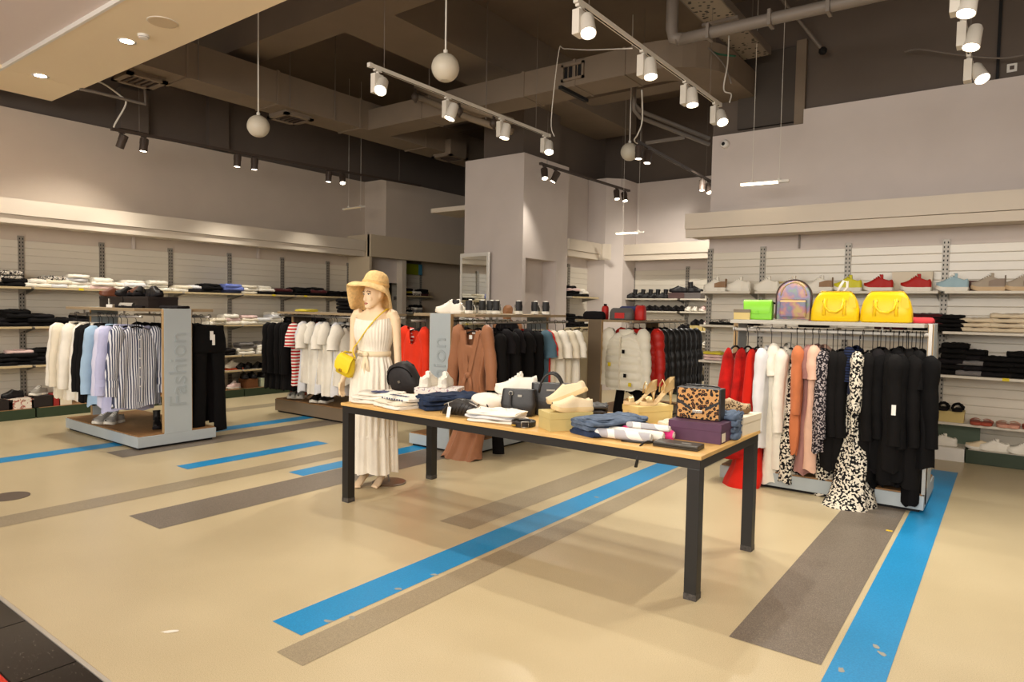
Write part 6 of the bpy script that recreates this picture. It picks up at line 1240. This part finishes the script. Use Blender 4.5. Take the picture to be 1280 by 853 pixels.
# ------------------------------------------------------------------ on and under the pale unit
m_yel = M('leather_bright_yellow', (240, 200, 12), .4, spec=.4, bump=.08, bscale=60); m_lime = M('leather_lime', (130, 206, 50), .45, spec=.4); m_goldm = M('gold', (196, 160, 70), .3, metal=.9)
HS = 1.491
def satchel(r):
    w, d, h = .34, .15, .25
    MB().loft([[(hw*math.copysign(abs(cos(2*pi*j/32))**.4, cos(2*pi*j/32)), hd*math.copysign(abs(sin(2*pi*j/32))**.45, sin(2*pi*j/32)), z) for j in range(32)] for z, hw, hd in ((0, .155, .06), (.01, .17, .072), (.1, .165, .074), (.17, .15, .06), (.215, .13, .045), (.24, .11, .03), (.247, .09, .012))]).build('bag_body', m_yel, r, True)
    MB().tube([(-.125, 0, .225), (-.1, 0, .25), (0, 0, .252), (.1, 0, .25), (.125, 0, .225)], .006, 6).build('zip', m_goldm, r, True)
    for s in (-1, 1):
        MB().tube([(s*.07+.0, -.078, .05), (s*.068, -.079, .12), (s*.062, -.066, .19)], .012, 8, True, .4).build('handle_tab', m_yel, r, True)
        for z in (.12, .17): MB().tube([(s*.066+.014*cos(a), -.077+(.012 if z > .15 else 0), z+.014*sin(a)) for a in [2*pi*k/10 for k in range(11)]], .003, 6).build('ring', m_goldm, r, True)
    MB().tube([(-.066, -.08, .17), (-.06, -.1, .12), (-.03, -.108, .085), (.02, -.108, .08), (.055, -.1, .11), (.066, -.08, .17)], .009, 8).build('handle', m_yel, r, True)
    MB().tube([(-.06, .06, .19), (-.05, .085, .12), (0, .095, .09), (.05, .085, .12), (.06, .06, .19)], .009, 8).build('handle', m_yel, r, True)
    MB().loft([[(sx*.128+sx*dx, -.055-.0*dx, z) for dx, z in ((-.03, .12), (.022, .115), (.01, .2), (-.03, .205))] for sx in (1,) for _ in (0,)]+[[(.128+dx, -.068, z) for dx, z in ((-.03, .12), (.022, .115), (.01, .2), (-.03, .205))]]).build('side_pocket', m_yel, r)
place('satchel', satchel, 'satchel', 'bright yellow satchel beside the clear backpack, with a white hanger behind', 'bag', (-1.225, 6.33, HS), .04, 'yellow satchels on the pale unit', (1.14, 1, 1.03))
place('satchel', None, 'satchel', 'bright yellow satchel at the steel post end of the pale unit', 'bag', (-.835, 6.33, HS), .0, 'yellow satchels on the pale unit', (1.14, 1, 1.03))
def lime(r):
    MB().box(-.115, .115, -.04, .04, 0, .155, .012).build('bag_body', m_lime, r); MB().loft([[(x*w, y, z) for x in (-1, -.8, 0, .8, 1)] for y, z, w in ((.03, .158, .108), (-.02, .164, .112), (-.046, .15, .112), (-.049, .07, .1), (-.046, .052, .085))], False, False, False).build('flap', M('leather_lime2', (140, 216, 58), .42, spec=.4), r, True)
    MB().box(-.012, .012, -.056, -.047, .05, .075, .002).build('clasp', m_lime, r); MB().tube([(.11, 0, .14), (.16, .03, .13), (.2, .04, .06), (.19, .03, .01)], .008, 8, True, .5).build('strap', m_ck, r, True)
place('lime', lime, 'flap_bag', 'lime green flap bag between the small carton and clear backpack', 'bag', (-1.88, 6.34, HS), .05, sc=1.12)
m_holo = node_mat('holographic_film', [(0, (150, 130, 84)), (.36, (112, 140, 118)), (.46, (120, 112, 150)), (.56, (176, 120, 118)), (.66, (186, 160, 96))], b_noise(10, 2), .16, .6, False)
m_holo.node_tree.nodes['Principled BSDF'].inputs['Metallic'].default_value = .1; m_holo.node_tree.nodes['Principled BSDF'].inputs['Alpha'].default_value = .8
def holo(r):
    def arch(w, h, y, n=22): return [(w*cos(a), y, h-w+w*sin(a)) for a in [pi*k/n for k in range(n+1)]]
    def shell(w, h, d): return [[(x, y, z) for x, y, z in ([(w, yy, 0.01)]+arch(w, h, yy)+[(-w, yy, 0.01)])] for yy in (-d/2, d/2)]
    a = shell(.145, .36, .13); MB().loft([[(x*.93, y-.02, z*.97+.003) for x, y, z in a[0]], a[0], a[1], [(x*.93, y+.012, z*.97+.003) for x, y, z in a[1]]]).build('bag_body', m_holo, r, True, ang=50)
    MB().tube([(x*1.01, -.068, z*1.01) for x, y, z in a[0]], .006, 6).build('piping', M('piping_dark', (70, 54, 50), .5), r, True)
    MB().tube([(x*.72, -.09, .05+z*.8) for x, y, z in arch(.145, .36, 0)], .005, 6).build('zip', M('piping_gold', (186, 160, 110), .4, metal=.5), r, True)
    MB().box(-.11, .11, -.125, -.085, .03, .19, .012).build('front_pocket', m_holo, r); MB().box(-.105, .105, -.129, -.12, .165, .18).build('pocket_zip', M('piping_gold', (186, 160, 110), .4, metal=.5), r)
    for s in (-1, 1): MB().tube([(s*.05, .07, .3), (s*.09, .1, .22), (s*.15, .09, .1), (s*.18, .05, .02)], .015, 8, True, .35).build('shoulder_strap', m_holo, r, True)
place('holo', holo, 'backpack', 'clear iridescent backpack standing between the lime and yellow bags', 'backpack', (-1.575, 6.38, HS), .12)
box_on('carton', 'small grey and yellow carton at the outer end of the pale unit', (-2.01, 6.3, HS), .1, .15, .1, .095, m_cardb, .03, M('lid_greybrown', (120, 108, 92), .6), cat='box')
place('redcap', lambda r: softbag(r, M('cloth_coral_red', (206, 60, 66), .8), .26, .16, .12, None), 'soft_pouch', 'coral red pouch behind the first yellow satchel', 'bag', (-1.38, 6.62, HS), .1)
place('pinkpouch', lambda r: softbag(r, M('cloth_coral_red', (206, 60, 66), .8), .2, .14, .05, None), 'soft_pouch', 'coral pouch lying beside the second yellow satchel', 'bag', (-.60, 6.45, HS), .1)
t = tag(MB().tube([(-1.27, 6.5, HS+.2), (-1.23, 6.5, HS+.30), (-1.2, 6.5, HS+.36), (-1.17, 6.5, HS+.35), (-1.17, 6.5, HS+.3), (-1.2, 6.5, HS+.26), (-1.26, 6.5, HS+.1), (-1.26, 6.5, HS+.0)], .012, 8).build('plastic_hanger', m_white, None, True), 'white plastic hanger loop sticking up behind the first yellow satchel', 'hanger')
def basket(r):
    MB().loft([[(hw*math.copysign(abs(cos(2*pi*j/28))**.4, cos(2*pi*j/28)), hd*math.copysign(abs(sin(2*pi*j/28))**.4, sin(2*pi*j/28)), z) for j in range(28)] for z, hw, hd in ((0, .17, .1), (.0, .18, .11), (.16, .205, .135), (.165, .2, .13), (.012, .172, .104))], True, True).build('basket_body', M('basket_grey', (168, 172, 176), .6), r, True, ang=40)
    m = MB()
    for i in range(-6, 7): m.box(.028*i-.009, .028*i+.009, -.132-.0, -.11, .02+.0, .145)
    q = m.build('basket_weave', M('basket_grey2', (196, 198, 198), .6), r); q['kind'] = 'stuff'
place('basket', basket, 'basket', 'grey slatted basket on the wooden deck under the black garments', 'basket', (-.86, 6.38, .15), .1)
place('stripecloth', lambda r: folded(r, m_cstripe, .2, .2, .05, 4, ''), 'folded_garment', 'dark striped garment heaped beside the grey basket', 'clothing', (-.66, 6.45, .16), .6)
t = thing('cardboard_scrap', 'torn tan cardboard flap standing at the deck corner by the steel post', 'cardboard', (-.56, 6.3, .15), .3); MB().loft([[(-.03, 0, 0), (.05, 0, 0), (.045, .01, .06), (.0, .02, .11)], [(-.03, .006, 0), (.05, .006, 0), (.045, .016, .06), (.0, .026, .11)]]).build('flap', m_cardb, t); MB().box(-.03, .05, -.03, 0, 0, .004).build('crease', m_cardb, t)
for i in range(3): sneaker('wht' if i < 2 else 'gry', ('white shoe on the deck behind the grey basket', 'second white shoe on the deck behind the basket', 'grey shoe on the deck near the floral dress')[i], (-.8+.14*i if i < 2 else -1.2, 6.7, .15), -1.4)
# ------------------------------------------------------------------ leaning mirror
t = thing('wall_mirror', 'tall white framed mirror leaning against the white pillar', 'mirror', (-7.42, 8.86, .0)); MB().box(-.35, -.31, -.02, .02, .3, 2.5).build('frame_side', m_white, t); MB().box(.31, .35, -.02, .02, .3, 2.5).build('frame_side', m_white, t); MB().box(-.31, .31, -.02, .02, 2.44, 2.5).build('frame_top', m_white, t); MB().box(-.31, .31, -.02, .02, .3, .36).build('frame_bottom', m_white, t)
MB().box(-.31, .31, -.012, -.008, .36, 2.44).build('glass', M('mirror_glass', (230, 232, 228), .03, metal=1), t); MB().box(-.33, .33, -.005, .06, .0, .3).build('foot', m_white, t)
t.rotation_euler = (0, 0, -.12)
